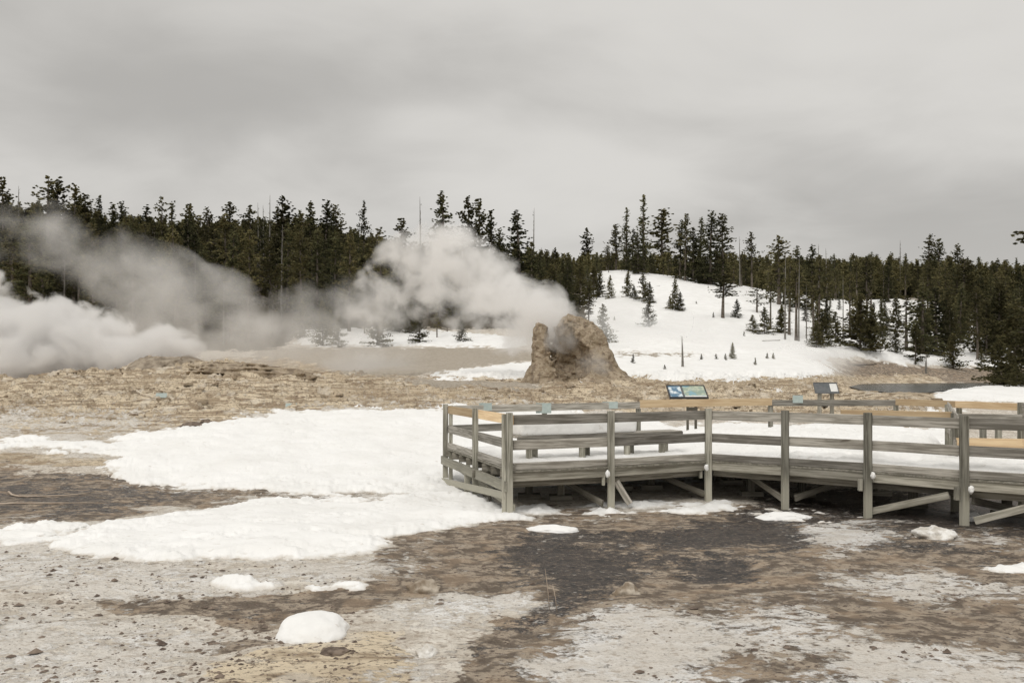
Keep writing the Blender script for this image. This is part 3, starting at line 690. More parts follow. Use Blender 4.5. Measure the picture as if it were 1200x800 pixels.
# ---------------------------------------------------------------- signs
m, nt, out = mat('sign_photo'); n = N(nt); o = n.obj()
a = n.noise(n.vm('MULTIPLY', o, (1.2,1.0,1.0)), 5, 3); c = n.mix(n.mapr(a, .40, .62), (.10,.20,.30), (.70,.76,.78)); n.bsdf(out, c, .35); M['photo'] = m
m, nt, out = mat('sign_map'); n = N(nt); o = n.obj()
a = n.noise(o, 6, 4); b2 = n.noise(o, 3, 2); c = n.mix(n.mapr(a, .42, .58), (.28,.36,.30), (.50,.54,.42)); c = n.mix(n.mapr(b2, .54, .60), c, (.22,.38,.44)); n.bsdf(out, c, .35); M['map'] = m
sg = empty('information_sign', pt(811, 25.5, .9)); tag(sg, 'tilted information panel with blue picture and map in a dark frame, above the back railing', 'sign')
PX = pt(806, 25.5)[0] - pt(811, 25.5)[0]
def panel(root, cx_, w, dp, zc_, tilt, framew, faces, frame_mat):
    """tilted lectern panel: frame plus face pieces"""
    R = Matrix.Rotation(tilt, 4, 'X'); 
    def pc_(name, x0, x1, y0, y1, z0, z1, m):
        V = [(x,y_,z) for z in (z0,z1) for x,y_ in ((x0,y0),(x1,y0),(x1,y1),(x0,y1))]
        V = [tuple(R @ Vector(q)) for q in V]; V = [(q[0]+cx_, q[1], q[2]+zc_) for q in V]
        return mesh_obj(name, V, [(3,2,1,0),(4,5,6,7),(0,1,5,4),(1,2,6,5),(2,3,7,6),(3,0,4,7)], m, root)
    a, b = w/2, dp/2
    pc_('back_plate', -a, a, -b, b, -.03, 0, frame_mat)
    fr_ = framew
    pc_('frame', -a, a, -b, -b+fr_, .002, .03, frame_mat); pc_('frame', -a, a, b-fr_, b, .002, .03, frame_mat)
    pc_('frame', -a, -a+fr_, -b+fr_+.001, b-fr_-.001, .002, .03, frame_mat); pc_('frame', a-fr_, a, -b+fr_+.001, b-fr_-.001, .002, .03, frame_mat)
    for nm, fx0, fx1, fy0, fy1, m in faces:
        x0, x1 = -a+fr_+(w-2*fr_)*fx0, -a+fr_+(w-2*fr_)*fx1; y0, y1 = -b+fr_+(dp-2*fr_)*fy0, -b+fr_+(dp-2*fr_)*fy1
        pc_(nm, x0, x1, y0, y1, .003, .012, m)
panel(sg, PX-.02, 1.15, .72, pz(25.5,459)-.9, math.radians(30), .035,
      [('picture',.0,.34,.0,1,M['photo']), ('title_strip',.342,.40,.0,1,M['greyplate']), ('map_face',.402,1,.13,1,M['map']), ('text_strip',.402,1,0,.128,M['paper'])], M['metal'])
gz0 = ground_at(*pt(811,25.5)[:2])-.9-.1
board('post', (sg.location.x-.12, 25.55, .8), (sg.location.x-.12, 25.55, pz(25.5,462)), .07, .07, M['under'], sg, up=(1,0,0))
board('post', (sg.location.x+.12, 25.55, .8), (sg.location.x+.12, 25.55, pz(25.5,462)), .07, .07, M['under'], sg, up=(1,0,0))
board('bracket', (sg.location.x-.16, 25.52, pz(25.5,479)), (sg.location.x+.16, 25.52, pz(25.5,479)), .10, .09, M['under'], sg)
s2 = empty('notice_sign', pt(968, 29, ground_at(*pt(968,29)[:2]))); tag(s2, 'small dark grey notice panel with a white sheet, behind the back railing', 'sign')
panel(s2, 0, .80, .42, pz(29,454.5)-s2.location.z, math.radians(55), .02, [('notice_face',0,.66,0,1,M['greyplate']), ('paper_sheet',.68,1,.1,.95,M['paper'])], M['greyplate'])
for dx in (-.2, .22): board('leg', (s2.location.x+dx, 29.06, s2.location.z-.1), (s2.location.x+dx, 29.06, pz(29,457)), .12, .09, M['under'], s2, up=(1,0,0))
for li, (zc2, w2) in enumerate(((.10,.30),(.02,.36),(-.05,.28))):
    pass
def plate(u0, v0, w, h, Y, m, label, group, tilt=0.0, extra=None):
    z = pz(Y, v0); x = pt(u0, Y)[0]; W_, H_ = w/F*Y, h/F*Y
    e = .012
    V = [(-W_/2,0,-H_/2),(W_/2,0,-H_/2),(W_/2,0,H_/2),(-W_/2,0,H_/2),(-W_/2,e,-H_/2),(W_/2,e,-H_/2),(W_/2,e,H_/2),(-W_/2,e,H_/2)]
    o = mesh_obj('warning_plate', V, [(0,1,2,3),(7,6,5,4),(0,4,5,1),(1,5,6,2),(2,6,7,3),(3,7,4,0)], m); o.location = (x, Y, z); o.rotation_euler = (tilt,0,0)
    tag(o, label, 'plate', group); return o
def bky(u):
    pts_ = [(BK[i].x, BK[i].y) for i in range(5)]
    t = (u-CU)/F
    for (x0,y0),(x1,y1) in zip(pts_, pts_[1:]):
        s = (t*y0 - x0)/((x1-x0) - t*(y1-y0)) if abs((x1-x0)-t*(y1-y0)) > 1e-9 else -1
        if -0.001 <= s <= 1.001: return y0+s*(y1-y0)
    return 24
for uu, vv, ww, hh, lb in ((569,476.5,15,9,'pale green blank plate on the back rail, leftmost of the four'),(637,478,18,12,'pale green blank plate on the back rail, second from the left and largest'),
        (715,474.5,18,8,'pale green blank plate beside the new yellow rail board'),(935,467.5,12,9,'pale green blank plate on the grey back rail near the notice sign')):
    plate(uu, vv, ww, hh, bky(uu)-.1+ -.03, M['plate'], lb, 'pale plates on the back railing')
for uu, vv, YY, lb in ((189,463,None,'small pale marker plate lying on the tan ground below the crater mound'),(341,475,None,'small pale marker plate at the upper edge of the left snowfield')):
    Yh = hit(uu, vv+3, 25); o = plate(uu, vv, 13, 6, Yh-.1, M['plate'], lb, 'marker plates on the thermal ground', -.5)
    o.name = 'marker_plate'

# ---------------------------------------------------------------- trees
def trunk_mesh(H, r0, seed, limbs=(), lean=0.03):
    rs = random.Random(seed); V = []; Fc = []; ns = 7; nh = 9
    ox = [(rs.uniform(-lean,lean)*H*(i/nh)**1.3, rs.uniform(-lean,lean)*H*(i/nh)**1.3) for i in range(nh+1)]
    dx, dy = rs.uniform(-lean,lean)*H, rs.uniform(-lean,lean)*H
    ax = lambda t: (dx*t*t, dy*t*t)
    for i in range(nh+1):
        t = i/nh; r = r0*(1-t)**.8+.012; r *= 1.35 if i == 0 else 1; x, y_ = ax(t)
        for j in range(ns): a = 6.283*j/ns; V.append((x+r*math.cos(a), y_+r*math.sin(a), t*H-(.3 if i == 0 else 0)))
    for i in range(nh):
        for j in range(ns): Fc.append((i*ns+j, i*ns+(j+1)%ns, (i+1)*ns+(j+1)%ns, (i+1)*ns+j))
    for (p, q, r) in limbs:
        p = Vector(p); q = Vector(q); d = (q-p).normalized(); s = d.orthogonal().normalized(); w = d.cross(s); b = len(V)
        for j in range(3): a = 2.094*j; V.append(tuple(p+(s*math.cos(a)+w*math.sin(a))*r))
        V.append(tuple(q))
        Fc += [(b,b+1,b+3),(b+1,b+2,b+3),(b+2,b,b+3)]
    me = bpy.data.meshes.new('trunk'); me.from_pydata(V, [], Fc); me.update(); return me, ax
def prof_spruce(t): return (1-t)**.85*(.55+.45*min(1, t*6+.4))+.03
def prof_pine(t): return (math.sin(math.pi*min(1, (t*.88+.12)))**.7)*(1-t*.35)*.9+.05
def prof_spire(t): return (1-t)**.75*(.7+.3*math.sin(t*23))+.02
def make_tree_meshes(kind, seed):
    rs = random.Random(seed); r_ = np.random.default_rng(seed)
    H = 10.0
    P = dict(spruce=(.04, 2.2, prof_spruce, 120, .34, -.25, 1.15), pine=(.28, 1.85, prof_pine, 78, .36, .10, 1.1), open=(.30, 2.3, prof_pine, 40, .38, .15, 1.0),
             spire=(.06, 1.5, prof_spire, 110, .32, -.3, 1.15), young=(.02, 3.2, prof_spruce, 110, .50, .15, 1.15), lodge=(.50, 1.6, prof_pine, 56, .36, .0, 1.1), bush=(.0, 4.6, prof_spruce, 110, .62, .3, 1.15))[kind]
    cb, R, pf, nb, ts, droop, dn = P
    limbs = []; Vs = []; n_ = 0
    trk, ax = trunk_mesh(H, {'young':.12,'bush':.12}.get(kind,.15), seed, [], .02)
    gap = [rs.random() for _ in range(8)]
    for i in range(nb):
        t = (i+rs.random())/nb; t = t**(.9)
        z = H*(cb+(1-cb)*t); az = rs.uniform(0, 6.283)
        L = R*pf(t)*rs.uniform(.55, 1.12)*(1 if rs.random() > .12 else 1.25)
        if kind in ('pine','open','lodge') and math.sin(az*2+gap[0]*9+t*7) > .75: L *= .5
        dr = droop*(1-t) + .45*t + rs.uniform(-.15,.15)
        x0, y0 = ax(z/H); d = Vector((math.cos(az), math.sin(az), dr)).normalized()
        p0 = Vector((x0,y0,z)); p1 = p0+d*L
        limbs.append((tuple(p0), tuple(p1), .028*(1-t)+.012))
        nt_ = max(2, int(L/ts*2.4*dn)+1)
        s = np.linspace(.22, 1.0, nt_)+r_.uniform(-.06,.06,nt_)
        for q in s:
            c = p0+d*L*float(q); c += Vector(r_.normal(0, .10*ts/.36, 3)) + Vector((0,0,-.05*L*float(q)**2*2))
            w_ = ts*(1.15-.45*float(q))
            for _ in range(6):
                dd = Vector((d.x+r_.normal(0,.55), d.y+r_.normal(0,.55), d.z*.5+r_.normal(0,.30))).normalized()*w_*rs.uniform(.55,1.05)
                sd = Vector(r_.normal(0,1,3)).cross(dd)
                if sd.length < 1e-5: continue
                sd = sd.normalized()*w_*rs.uniform(.18,.32)
                a = c-dd*.45; Vs += [a-sd*.5, a+dd*.55-sd, a+dd, a+dd*.55+sd]; n_ += 1
    if kind in ('pine','lodge','open'):  # dead stubs on the bare lower trunk
        for _ in range(14):
            z = H*rs.uniform(.12, cb+.1); az = rs.uniform(0,6.283); L = rs.uniform(.2,.9); x0,y0 = ax(z/H)
            limbs.append(((x0,y0,z),(x0+L*math.cos(az),y0+L*math.sin(az),z-rs.uniform(-.1,.3)),.018))
    tm, ax = trunk_mesh(H, {'young':.12,'bush':.12}.get(kind,.15), seed, limbs, .02)
    tm.materials.append(M['bark'])
    V = np.array([tuple(q) for q in Vs]); Qf = np.arange(n_*4).reshape(-1,4)
    cm = np_mesh('crown', V, Qf, M['leaf2'] if kind in ('spruce','spire') else M['leaf'], False)
    return tm, cm
def make_snag(seed):
    rs = random.Random(seed); H = 10; limbs = []
    for _ in range(26):
        z = H*rs.uniform(.25,.97); az = rs.uniform(0,6.283); L = rs.uniform(.15,.8)*(1.1-z/H)+.1
        limbs.append(((0,0,z),(L*math.cos(az),L*math.sin(az),z+rs.uniform(-.3,.35)),.02))
    m_, _ = trunk_mesh(H, .13, seed, limbs, .012); m_.materials.append(M['deadwood']); return m_
NV = dict(spruce=5, pine=6, open=4, spire=2, young=5, lodge=4, bush=3)
TM = {kd: [make_tree_meshes(kd, 100+7*i+hash_) for i in range(NV[kd])] for hash_, kd in enumerate(NV)}
SG = [make_snag(900+i) for i in range(4)]
KN = dict(spruce='spruce_tree', pine='pine_tree', open='pine_tree', spire='spruce_tree', young='young_pine', lodge='lodgepole_pine', bush='young_pine', snag='dead_tree')
CT = dict(spruce='tree', pine='tree', open='tree', spire='tree', young='tree', lodge='tree', bush='tree', snag='dead tree')
cnt = 0
def tree(kind, x, y_, H, label, group, fat=1.0, z=None):
    global cnt; cnt += 1
    z = ground_at(x, y_) if z is None else z
    r = empty(KN[kind], (x, y_, z-.1), random.uniform(0, 6.28)); s = H/10.0; w = s*fat*random.uniform(.92,1.1)
    if kind == 'snag':
        C.objects.unlink(r); bpy.data.objects.remove(r)
        r = link(KN[kind], SG[cnt % 4], None, (x, y_, z-.1)); r.rotation_euler = (0,0,random.uniform(0,6.28)); r.scale = (w*1.1, w*1.1, s)
    else:
        r.scale = (w, w, s); tm, cm = TM[kind][cnt % NV[kind]]
        link('trunk', tm, r); link('crown', cm, r)
    return tag(r, label, CT[kind], group)
NOFAT = 1.36
def T(kind, u, vt, vb=None, Y=None, label=None, group=None, fat=1.0, y0=60):
    if Y is None: Y = hit(u, vb, y0, 300)
    x = (u-CU)/F*Y; z = ground_at(x, Y)
    if vb is not None and abs(HZ-F*(z-CH)/Y - vb) > 25: pass
    H = pz(Y, vt) - z
    if H < .5: H = .5
    return tree(kind, x, Y, H, label, group, fat*NOFAT*(min(1.3, max(.8, (13/H)**.3)) if kind not in ('young','bush') else 1.1), z)
# --- trees one can tell apart: (kind, u, top, base, depth, label, group, fat)
D = [
 # centre group rising out of the steam
 ('spruce',521,225,None,128,'dense dark spruce rising directly above the top of the central steam plume','cg',.95),
 ('pine',549,230,None,134,'ragged pine just right of the spruce above the steam plume, left of a twin pair','cg',.8),
 ('pine',563,232,None,136,'ragged pine forming the right half of a twin pair above the steam','cg',.8),
 ('spruce',577,247,None,126,'dark spruce close right of the twin ragged pines','cg',.8),
 ('spruce',588,268,None,124,'shorter dark spruce between the twin pines and the large dense spruce','cg',1.0),
 ('spruce',609,247,None,122,'largest dense dark spruce right of the steam plume','cg',1.05),
 ('spruce',624,283,None,118,'short spruce leaning on the right side of the largest dense spruce','cg',1.0),
 ('open',442,266,None,125,'broad open crowned pine standing left of the steam plume',None,1.0),
 ('pine',473,255,None,130,'round topped pine on the ridge just left of the steam plume',None,1.0),
 ('pine',426,236,None,175,'thin narrow topped pine alone on the skyline left of the steam plume',None,.6),
 ('snag',493,230,None,150,'bare dead pole tree standing above the left edge of the central steam',None,.7),
 # hilltop row
 ('lodge',688,268,317,None,'slender pine with small round crown, leftmost on the snowy hill crest','ht',.9),
 ('pine',722,262,None,172,'pine at the left end of the dense hilltop row','ht',1.0),
 ('pine',711,287,None,170,'lower pine at the very left foot of the hilltop row','ht',1.0),
 ('spire',734,243,None,170,'narrow spruce second highest in the left hilltop clump','ht',1.0),
 ('spruce',741,268,None,168,'bushy spruce filling the gap before the tallest spire on the hilltop','ht',1.0),
 ('spire',754,228,None,166,'tallest narrow spire shaped spruce on the snowy hilltop','ht',.95),
 ('spruce',748,272,None,163,'low dark spruce at the foot of the tallest hilltop spire','ht',1.0),
 ('lodge',776,244,321,None,'tall pine on the hilltop standing apart on a long bare trunk','ht',1.35),
 ('spruce',797,258,328,None,'dense dark tree at the left edge of the right hilltop clump','ht',1.0),
 ('pine',803,250,None,160,'taller thin pine rising behind the left edge of the right hilltop clump','ht',.7),
 ('spruce',813,266,332,None,'dark hilltop tree second in the right hilltop clump','ht',1.0),
 ('spruce',821,255,None,160,'dark hilltop tree in the middle of the right hilltop clump','ht',.9),
 ('spruce',832,247,338,None,'tall broad dark tree at the centre right of the right hilltop clump','ht',1.1),
 ('pine',847,250,None,156,'tall ragged pine ending the right side of the hilltop clump','ht',.9),
 ('spruce',826,300,337,None,'low dark spruce under the right hilltop clump','ht',1.2),
 ('snag',867,276,None,165,'bare snag on the crest between the hilltop clump and the right wood',None,.7),
 ('pine',881,272,None,170,'pine with a forked top on the crest right of the hilltop clump',None,.9),
 ('pine',913,276,None,140,'broad ragged pine on the crest above the bare lodgepole trunks',None,1.2),
 ('spruce',936,288,None,138,'pointed dark tree right of the broad ragged pine on the crest',None,1.0),
 ('spruce',952,287,None,136,'pointed dark tree, right one of a pair above the bare trunks',None,1.0),
 # young trees on the snow slope
 ('young',703,320,352,None,'young pine at the upper left of the snow slope','ys',.8),
 ('young',714.6,322,354,None,'young pine right beside the upper left one on the snow slope','ys',.7),
 ('young',736,318,352,None,'pointed young pine below the tallest hilltop spire','ys',.8),
 ('young',743,334,354,None,'small low young pine tucked right of the pointed one','ys',.8),
 ('young',753.5,320,356,None,'young pine left half of a touching pair in mid slope','ys',.8),
 ('young',761,330,358,None,'young pine right half of the touching pair in mid slope','ys',.8),
 ('young',760,352,389,None,'young pine half veiled by steam below the touching pair','ys',1.0),
 ('young',791,325,366,None,'tallest of the three young pines standing alone in open snow','ys',.55),
 ('young',785,346,364,None,'smallest left one of the three young pines in open snow','ys',.8),
 ('young',797,341,367,None,'right one of the three young pines in open snow','ys',.7),
 ('lodge',847,320,379,None,'single pine with dark bushy crown on a bare trunk in mid slope','ys',1.5),
 ('young',864,350,379,None,'small young pine right of the single bare trunk pine','ys',.8),
 ('open',887,330,372,None,'thin open pine on the slope above the two bushy young pines','ys',1.1),
 ('young',882,368,394,None,'bushy young pine, left of a dark pair at the foot of the slope','ys',1.0),
 ('young',896,359,396,None,'bushy dark young pine, right of the pair at the foot of the slope','ys',1.0),
 ('young',916,356,396,None,'narrow grey green young pine just left of the bare lodgepole trunks','ys',.7),
 ('young',706,356,404,None,'faint young pine veiled by steam right of the geyser cone','ys',.8),
 ('young',858.4,400,423,None,'sapling standing highest in the flat snow right of the geyser cone','sp',.6),
 ('young',822,413,424,None,'tiny sapling left of two in the flat snow right of the cone','sp',.7),
 ('young',839,413,424,None,'tiny rounded sapling in the middle of the flat snow','sp',.8),
 ('young',899,412,423,None,'tiny sapling, left of the twin saplings near the low mist','sp',.7),
 ('young',906,412,423,None,'tiny sapling, right of the twin saplings near the low mist','sp',.7),
 ('snag',800,392,432,None,'thin dead stem standing in flat snow right of the geyser cone',None,1.6),
 ('young',779,427,434,None,'tiny dark sprig in the snow just right of the geyser cone','sp',.9),
 ('young',742,413,429,None,'tiny brown sapling right at the shoulder of the geyser cone','sp',.6),
 # right wood
 ('young',916,357,396,None,'young pine behind the narrow grey green one at the bare trunks',None,.8),
 ('young',964.6,362,410,None,'dense dark young pine nearest the low mist on the river bank','rb',1.0),
 ('young',957,376,411,None,'small dark young pine at the left end of the river bank row','rb',1.0),
 ('young',979,364,408,None,'narrow young pine in the river bank row left of the broad dark tree','rb',.8),
 ('young',1008,345,415,None,'broadest dark tree in the river bank row','rb',1.1),
 ('young',1020,368,416,None,'dark young pine on the right shoulder of the broadest river bank tree','rb',1.0),
 ('young',1037,343,357,None,'small dark young pine alone on the upper snow between the woods',None,1.3),
 ('open',1062,345,None,112,'sparse open pine with visible limbs above the river bank',None,1.2),
 ('young',1049,385,417,None,'young pine between the broadest bank tree and the sparse open pine','rb',1.1),
 ('young',1073,381,427,None,'tall narrow young pine on the bank in front of the sparse pine','rb',.9),
 ('spruce',1081,330,None,108,'tall dark tree rising in the middle of the right river bank','rb',1.2),
 ('spruce',1097,336,None,112,'dark tree just right of the tall middle bank tree','rb',1.1),
 ('young',1117,390,434,None,'dark bushy young pine standing closest to the river water','rb',1.1),
 ('young',1104,398,420,None,'low young pine left of the one closest to the river','rb',1.1),
 ('young',1150,407,438,104,'small young pine on the bank near the right edge','rb',.8),
 ('young',1040,400,412,None,'small green sapling at the foot of the river bank row','rb',.9),
 ('snag',1085,414,438,None,'short dead stub standing at the water edge',None,2.2),
 ('pine',1128,303,None,140,'large ragged pine on the right behind the river bank','rw',1.4),
 ('pine',1147,330,None,130,'ragged pine right of the large one behind the river bank','rw',1.2),
 ('pine',1088,275,None,190,'tallest pine on the right skyline, left of a touching pair','rw',1.0),
 ('spruce',1100,279,None,188,'tall pine on the right skyline, right of a touching pair','rw',1.0),
 ('pine',1123,286,None,200,'tall pine alone on the far right skyline','rw',1.0),
 ('snag',1055,281,None,200,'bare dead pole on the right skyline left of the tallest pair',None,.8),
 ('snag',959,285,None,150,'bare dead pole left of two above the bare lodgepole stand',None,.7),
 ('snag',969,290,None,152,'bare dead pole right of two above the bare lodgepole stand',None,.7),
 # right edge foreground
 ('open',1212,240,None,47,'large near pine at the right edge with branches reaching into frame',None,.85),
 ('young',1189,350,None,52,'dense dark young pine filling the right edge above the snow bank','re',1.0),
 ('bush',1172,395,None,50,'low dark bushy pine left of the dense one at the right edge','re',.8),
 ('young',1202,372,None,48,'dark young pine cut by the right edge of the view','re',1.0),
 ('bush',1192,425,None,46,'low twiggy bush at the foot of the right edge pines','re',.7),
 # left skyline
 ('pine',5,207,None,150,'grey ragged pine at the far left edge of the skyline','ls',1.0),
 ('snag',22,217,None,165,'bare snag just right of the far left skyline pine',None,.7),
 ('open',55,205,None,148,'tall open pine, left of the highest pair on the left skyline','ls',1.2),
 ('pine',68,209,None,150,'tall pine, right of the highest pair on the left skyline','ls',1.0),
 ('pine',87,216,None,155,'medium pine right of the highest skyline pair','ls',.9),
 ('pine',102,228,None,158,'round pine right of the medium skyline pine','ls',1.1),
 ('spire',117,229,None,165,'thin small spire on the left skyline','ls',.8),
 ('spruce',130,238,None,160,'dark tree right of the thin spire on the left skyline','ls',1.0),
 ('spruce',145,237,None,160,'dark rounded tree on the left third of the skyline','ls',1.1),
 ('spruce',171,240,None,160,'dark pointed tree before the open one on the left skyline','ls',1.0),
 ('open',190,230,None,160,'open crowned thin pine standing over the left ridge','ls',.8),
 ('spire',200,236,None,162,'narrow tree right beside the open crowned one on the left ridge','ls',1.0),
 ('pine',223,238,None,160,'full crowned pine on the left ridge under a leaning snag','ls',1.1),
 ('pine',245,243,None,165,'smaller pine between the full one and the lone round one','ls',.9),
 ('lodge',268,236,None,155,'lone pine with a small round head on a long bare trunk on the left ridge','ls',1.0),
 ('lodge',294,241,None,160,'lollipop shaped thin pine left of the group of bare poles','ls',.9),
 ('snag',303,237,None,165,'bare pole, leftmost in the group of poles on the left ridge','lp',.7),
 ('snag',309,240,None,160,'bare pole, second in the group of poles on the left ridge','lp',.7),
 ('snag',316,228,None,160,'tallest bare pole in the group on the left ridge','lp',.7),
 ('spire',324,240,None,158,'narrow dark spire between the bare poles and the large open pine','ls',.7),
 ('pine',333,231,None,150,'large pine over a forked pale trunk on the left ridge','ls',1.1),
 ('spruce',362,237,None,150,'tall dark tree left of a similar one at the middle ridge','ls',1.0),
 ('spruce',381,235,None,148,'tall broad dark tree at the right end of the high left ridge','ls',1.1),
 ('pine',395,240,None,150,'pale ragged pine dropping away right of the broad dark ridge tree','ls',.9),
 ('snag',75,297,None,100,'pale bare trunk standing in the steam at the far left',None,.7),
 ('snag',178,262,None,125,'pale bare trunk in the dark wood above the left steam',None,.7),
 ('snag',229,292,None,115,'short pale bare trunk in the wood left of centre steam',None,.7),
 ('snag',262,330,None,100,'pale bare trunk low in the drifting steam',None,.7),
 ('snag',330,262,None,118,'leaning pale bare trunk under the large ridge pine',None,.7),
 ('snag',625,243,None,140,'bare pole just right of the largest dense spruce',None,.6),
]
GR = dict(cg='conifers rising behind the central steam', ht='conifers along the snowy hilltop', ys='young pines on the snow slope', sp='saplings in the flat snow', rb='trees along the river bank',
          rw='tall pines of the right wood', re='pines at the right edge', ls='pines along the left skyline', lp='bare poles on the left ridge')
for kd, u_, vt, vb, Y_, lb, gr, fat in D:
    T(kd, u_, vt, vb, Y_, lb, GR.get(gr), fat, y0=(60 if (vb or 0) < 420 else 52))
# bare lodgepole trunks of the right wood
for i, (u_, vt, vb) in enumerate(((920,290,402),(925,300,398),(933,305,404),(936,300,405),(960,298,400),(968,310,396),(988,322,398),(996,318,392),(903,320,392),(945,330,402),(953,322,398),(1016,300,396))):
    T('lodge' if i % 3 else 'snag', u_, vt, vb, None, 'thin bare trunked pine in the stand right of the snow slope', 'bare trunked pines right of the snow slope', .75 if i % 3 else .45)
# --- fill of the woods, single trees
def skyl(u): return np.interp(u, [-40,60,100,150,250,300,350,400,430,470,520,560,600,640,690,720,860,900,960,1020,1100,1140,1250], [232,232,240,248,253,250,248,262,272,280,284,286,286,290,292,292,292,296,300,296,300,302,306])
def wood_fill(nn, u0, u1, Y0, Y1, label, group, kinds, hs, sky_off=0, seed=1, lim=None, dist=2.6):
    rs = random.Random(seed); put = []; tries = 0
    while len(put) < nn and tries < 9000:
        tries += 1
        u_ = rs.uniform(u0, u1); Y = math.sqrt(rs.uniform(Y0**2, Y1**2)); x = (u_-CU)/F*Y
        if any((x-a)**2+(Y-b)**2 < dist*dist for a, b in put): continue
        z = ground_at(x, Y)
        if lim and not lim(u_, Y, HZ-F*(z-CH)/Y): continue
        H = rs.uniform(*hs); top = HZ-F*(z+H-CH)/Y; mn = skyl(u_)+sky_off+abs(rs.gauss(0,9))-2
        if top < mn: H = pz(Y, mn)-z
        if H < 2.5: continue
        put.append((x, Y)); yield rs.choice(kinds), x, Y, H, z
for a in wood_fill(215, -45, 470, 96, 192, '', '', ['spruce','pine','spruce','pine','young','lodge'], (10,15), seed=3, dist=2.9):
    tree(a[0] if a[0] != 'young' or a[3] < 9 else 'spruce', *a[1:4], 'dark conifer in the dense wood covering the left ridge', 'conifers of the left ridge wood', 1.15, a[4])
for a in wood_fill(34, 440, 700, 112, 175, '', '', ['spruce','pine','young'], (8,13), seed=4, dist=3, lim=lambda u,Y,v: v < 385 and (u < 640 or Y > 125)):
    tree(a[0], *a[1:4], 'conifer in the dark wood behind the central steam plume', 'conifers behind the central steam plume', 1.2, a[4])
for a in wood_fill(34, 622, 706, 96, 168, '', '', ['spruce','young','pine'], (6,11), seed=14, dist=2.4, sky_off=14, lim=lambda u,Y,v: v < 392 and (u < 690 or v < 350)):
    tree(a[0], *a[1:4], 'conifer on the wooded slope between the largest spruce and the snowy hill', 'conifers left of the snowy hill', 1.2, a[4])
for a in wood_fill(26, 695, 880, 164, 190, '', '', ['spruce','pine'], (6,11), seed=6, dist=2.2, lim=lambda u,Y,v: True):
    tree(a[0], *a[1:4], 'low dark conifer filling the hilltop row', 'low conifers of the hilltop row', 1.2, a[4])
for a in wood_fill(120, 900, 1240, 135, 225, '', '', ['spruce','pine','pine','lodge','spruce'], (10,15), seed=5, dist=3.0, lim=lambda u,Y,v: Y > np.interp(u,[900,960,1010,1050,1100,1240],[150,150,160,175,145,135])):
    tree(a[0], *a[1:4], 'dark conifer in the wood behind the river at right', 'conifers of the right wood', 1.15, a[4])
for a in wood_fill(16, 1105, 1240, 112, 140, '', '', ['spruce','pine','young'], (7,12), sky_off=25, seed=8, dist=3.2):
    tree(a[0], *a[1:4], 'conifer at the front of the right wood behind the river', 'front conifers of the right wood', 1.15, a[4])
for a in wood_fill(30, 925, 1125, 106, 150, '', '', ['young','young','spruce'], (3.5,8), seed=18, dist=2.6, sky_off=50, lim=lambda u,Y,v: v > 352 and v < 416):
    tree(a[0], *a[1:4], 'young conifer scattered on the snowy slope above the river', 'young conifers above the river', 1.1, a[4])
for a in wood_fill(15, 350, 600, 88, 108, '', '', ['young','young','open'], (2.5,6.5), seed=28, dist=3.0, sky_off=60):
    tree(a[0], *a[1:4], 'young conifer half hidden by drifting steam at the foot of the left ridge', 'young conifers at the foot of the left ridge', 1.1, a[4])
# --- far-off wood as one mass
def far_mass():
    Vs = []; Qs_ = []; off = 0; rs = random.Random(12); src = []
    for kd in ('spruce','pine'):
        for tm, cm in TM[kd][:3]:
            a = np.zeros(len(cm.vertices)*3, np.float32); cm.vertices.foreach_get('co', a); a = a.reshape(-1,4,3)
            a = a[::3]; c = a.mean(1, keepdims=True); a = c+(a-c)*1.8; src.append(a.reshape(-1,3))
    spots = []
    for _ in range(620):
        u_ = rs.uniform(-160, 1360); Y = rs.uniform(205, 300) if rs.random() < .75 else rs.uniform(196, 215)
        if 690 < u_ < 900 and Y < 215: continue
        spots.append((u_, Y))
    for u_ in np.arange(-60, 1260, 4.5): spots.append((u_+rs.uniform(-2,2), 196+rs.uniform(0,10) if not 660 < u_ < 900 else 225+rs.uniform(0,10)))
    for u_, Y in spots:
        x = (u_-CU)/F*Y; z = ground_at(x, Y); H = rs.uniform(9, 14); mn = skyl(u_)+3+abs(rs.gauss(0,8))
        if HZ-F*(z+H-CH)/Y < mn or rs.random() < .5: H = pz(Y, mn)-z
        if H < 3: continue
        H = min(H, 20)
        a = src[rs.randrange(len(src))].copy(); s = H/10; w = s*rs.uniform(1.1,1.5); an = rs.uniform(0,6.28); ca, sa = math.cos(an), math.sin(an)
        b = np.stack([(a[:,0]*ca-a[:,1]*sa)*w+x, (a[:,0]*sa+a[:,1]*ca)*w+Y, a[:,2]*s+z-.2], 1)
        Vs.append(b); off += len(b)
    V = np.concatenate(Vs); me = np_mesh('distant_forest', V, np.arange(len(V)).reshape(-1,4), M['leaf'], False)
    tag(link('distant_forest', me), 'dark far-off conifer forest along the ridge behind the nearer trees', 'forest', kind='stuff')
far_mass()

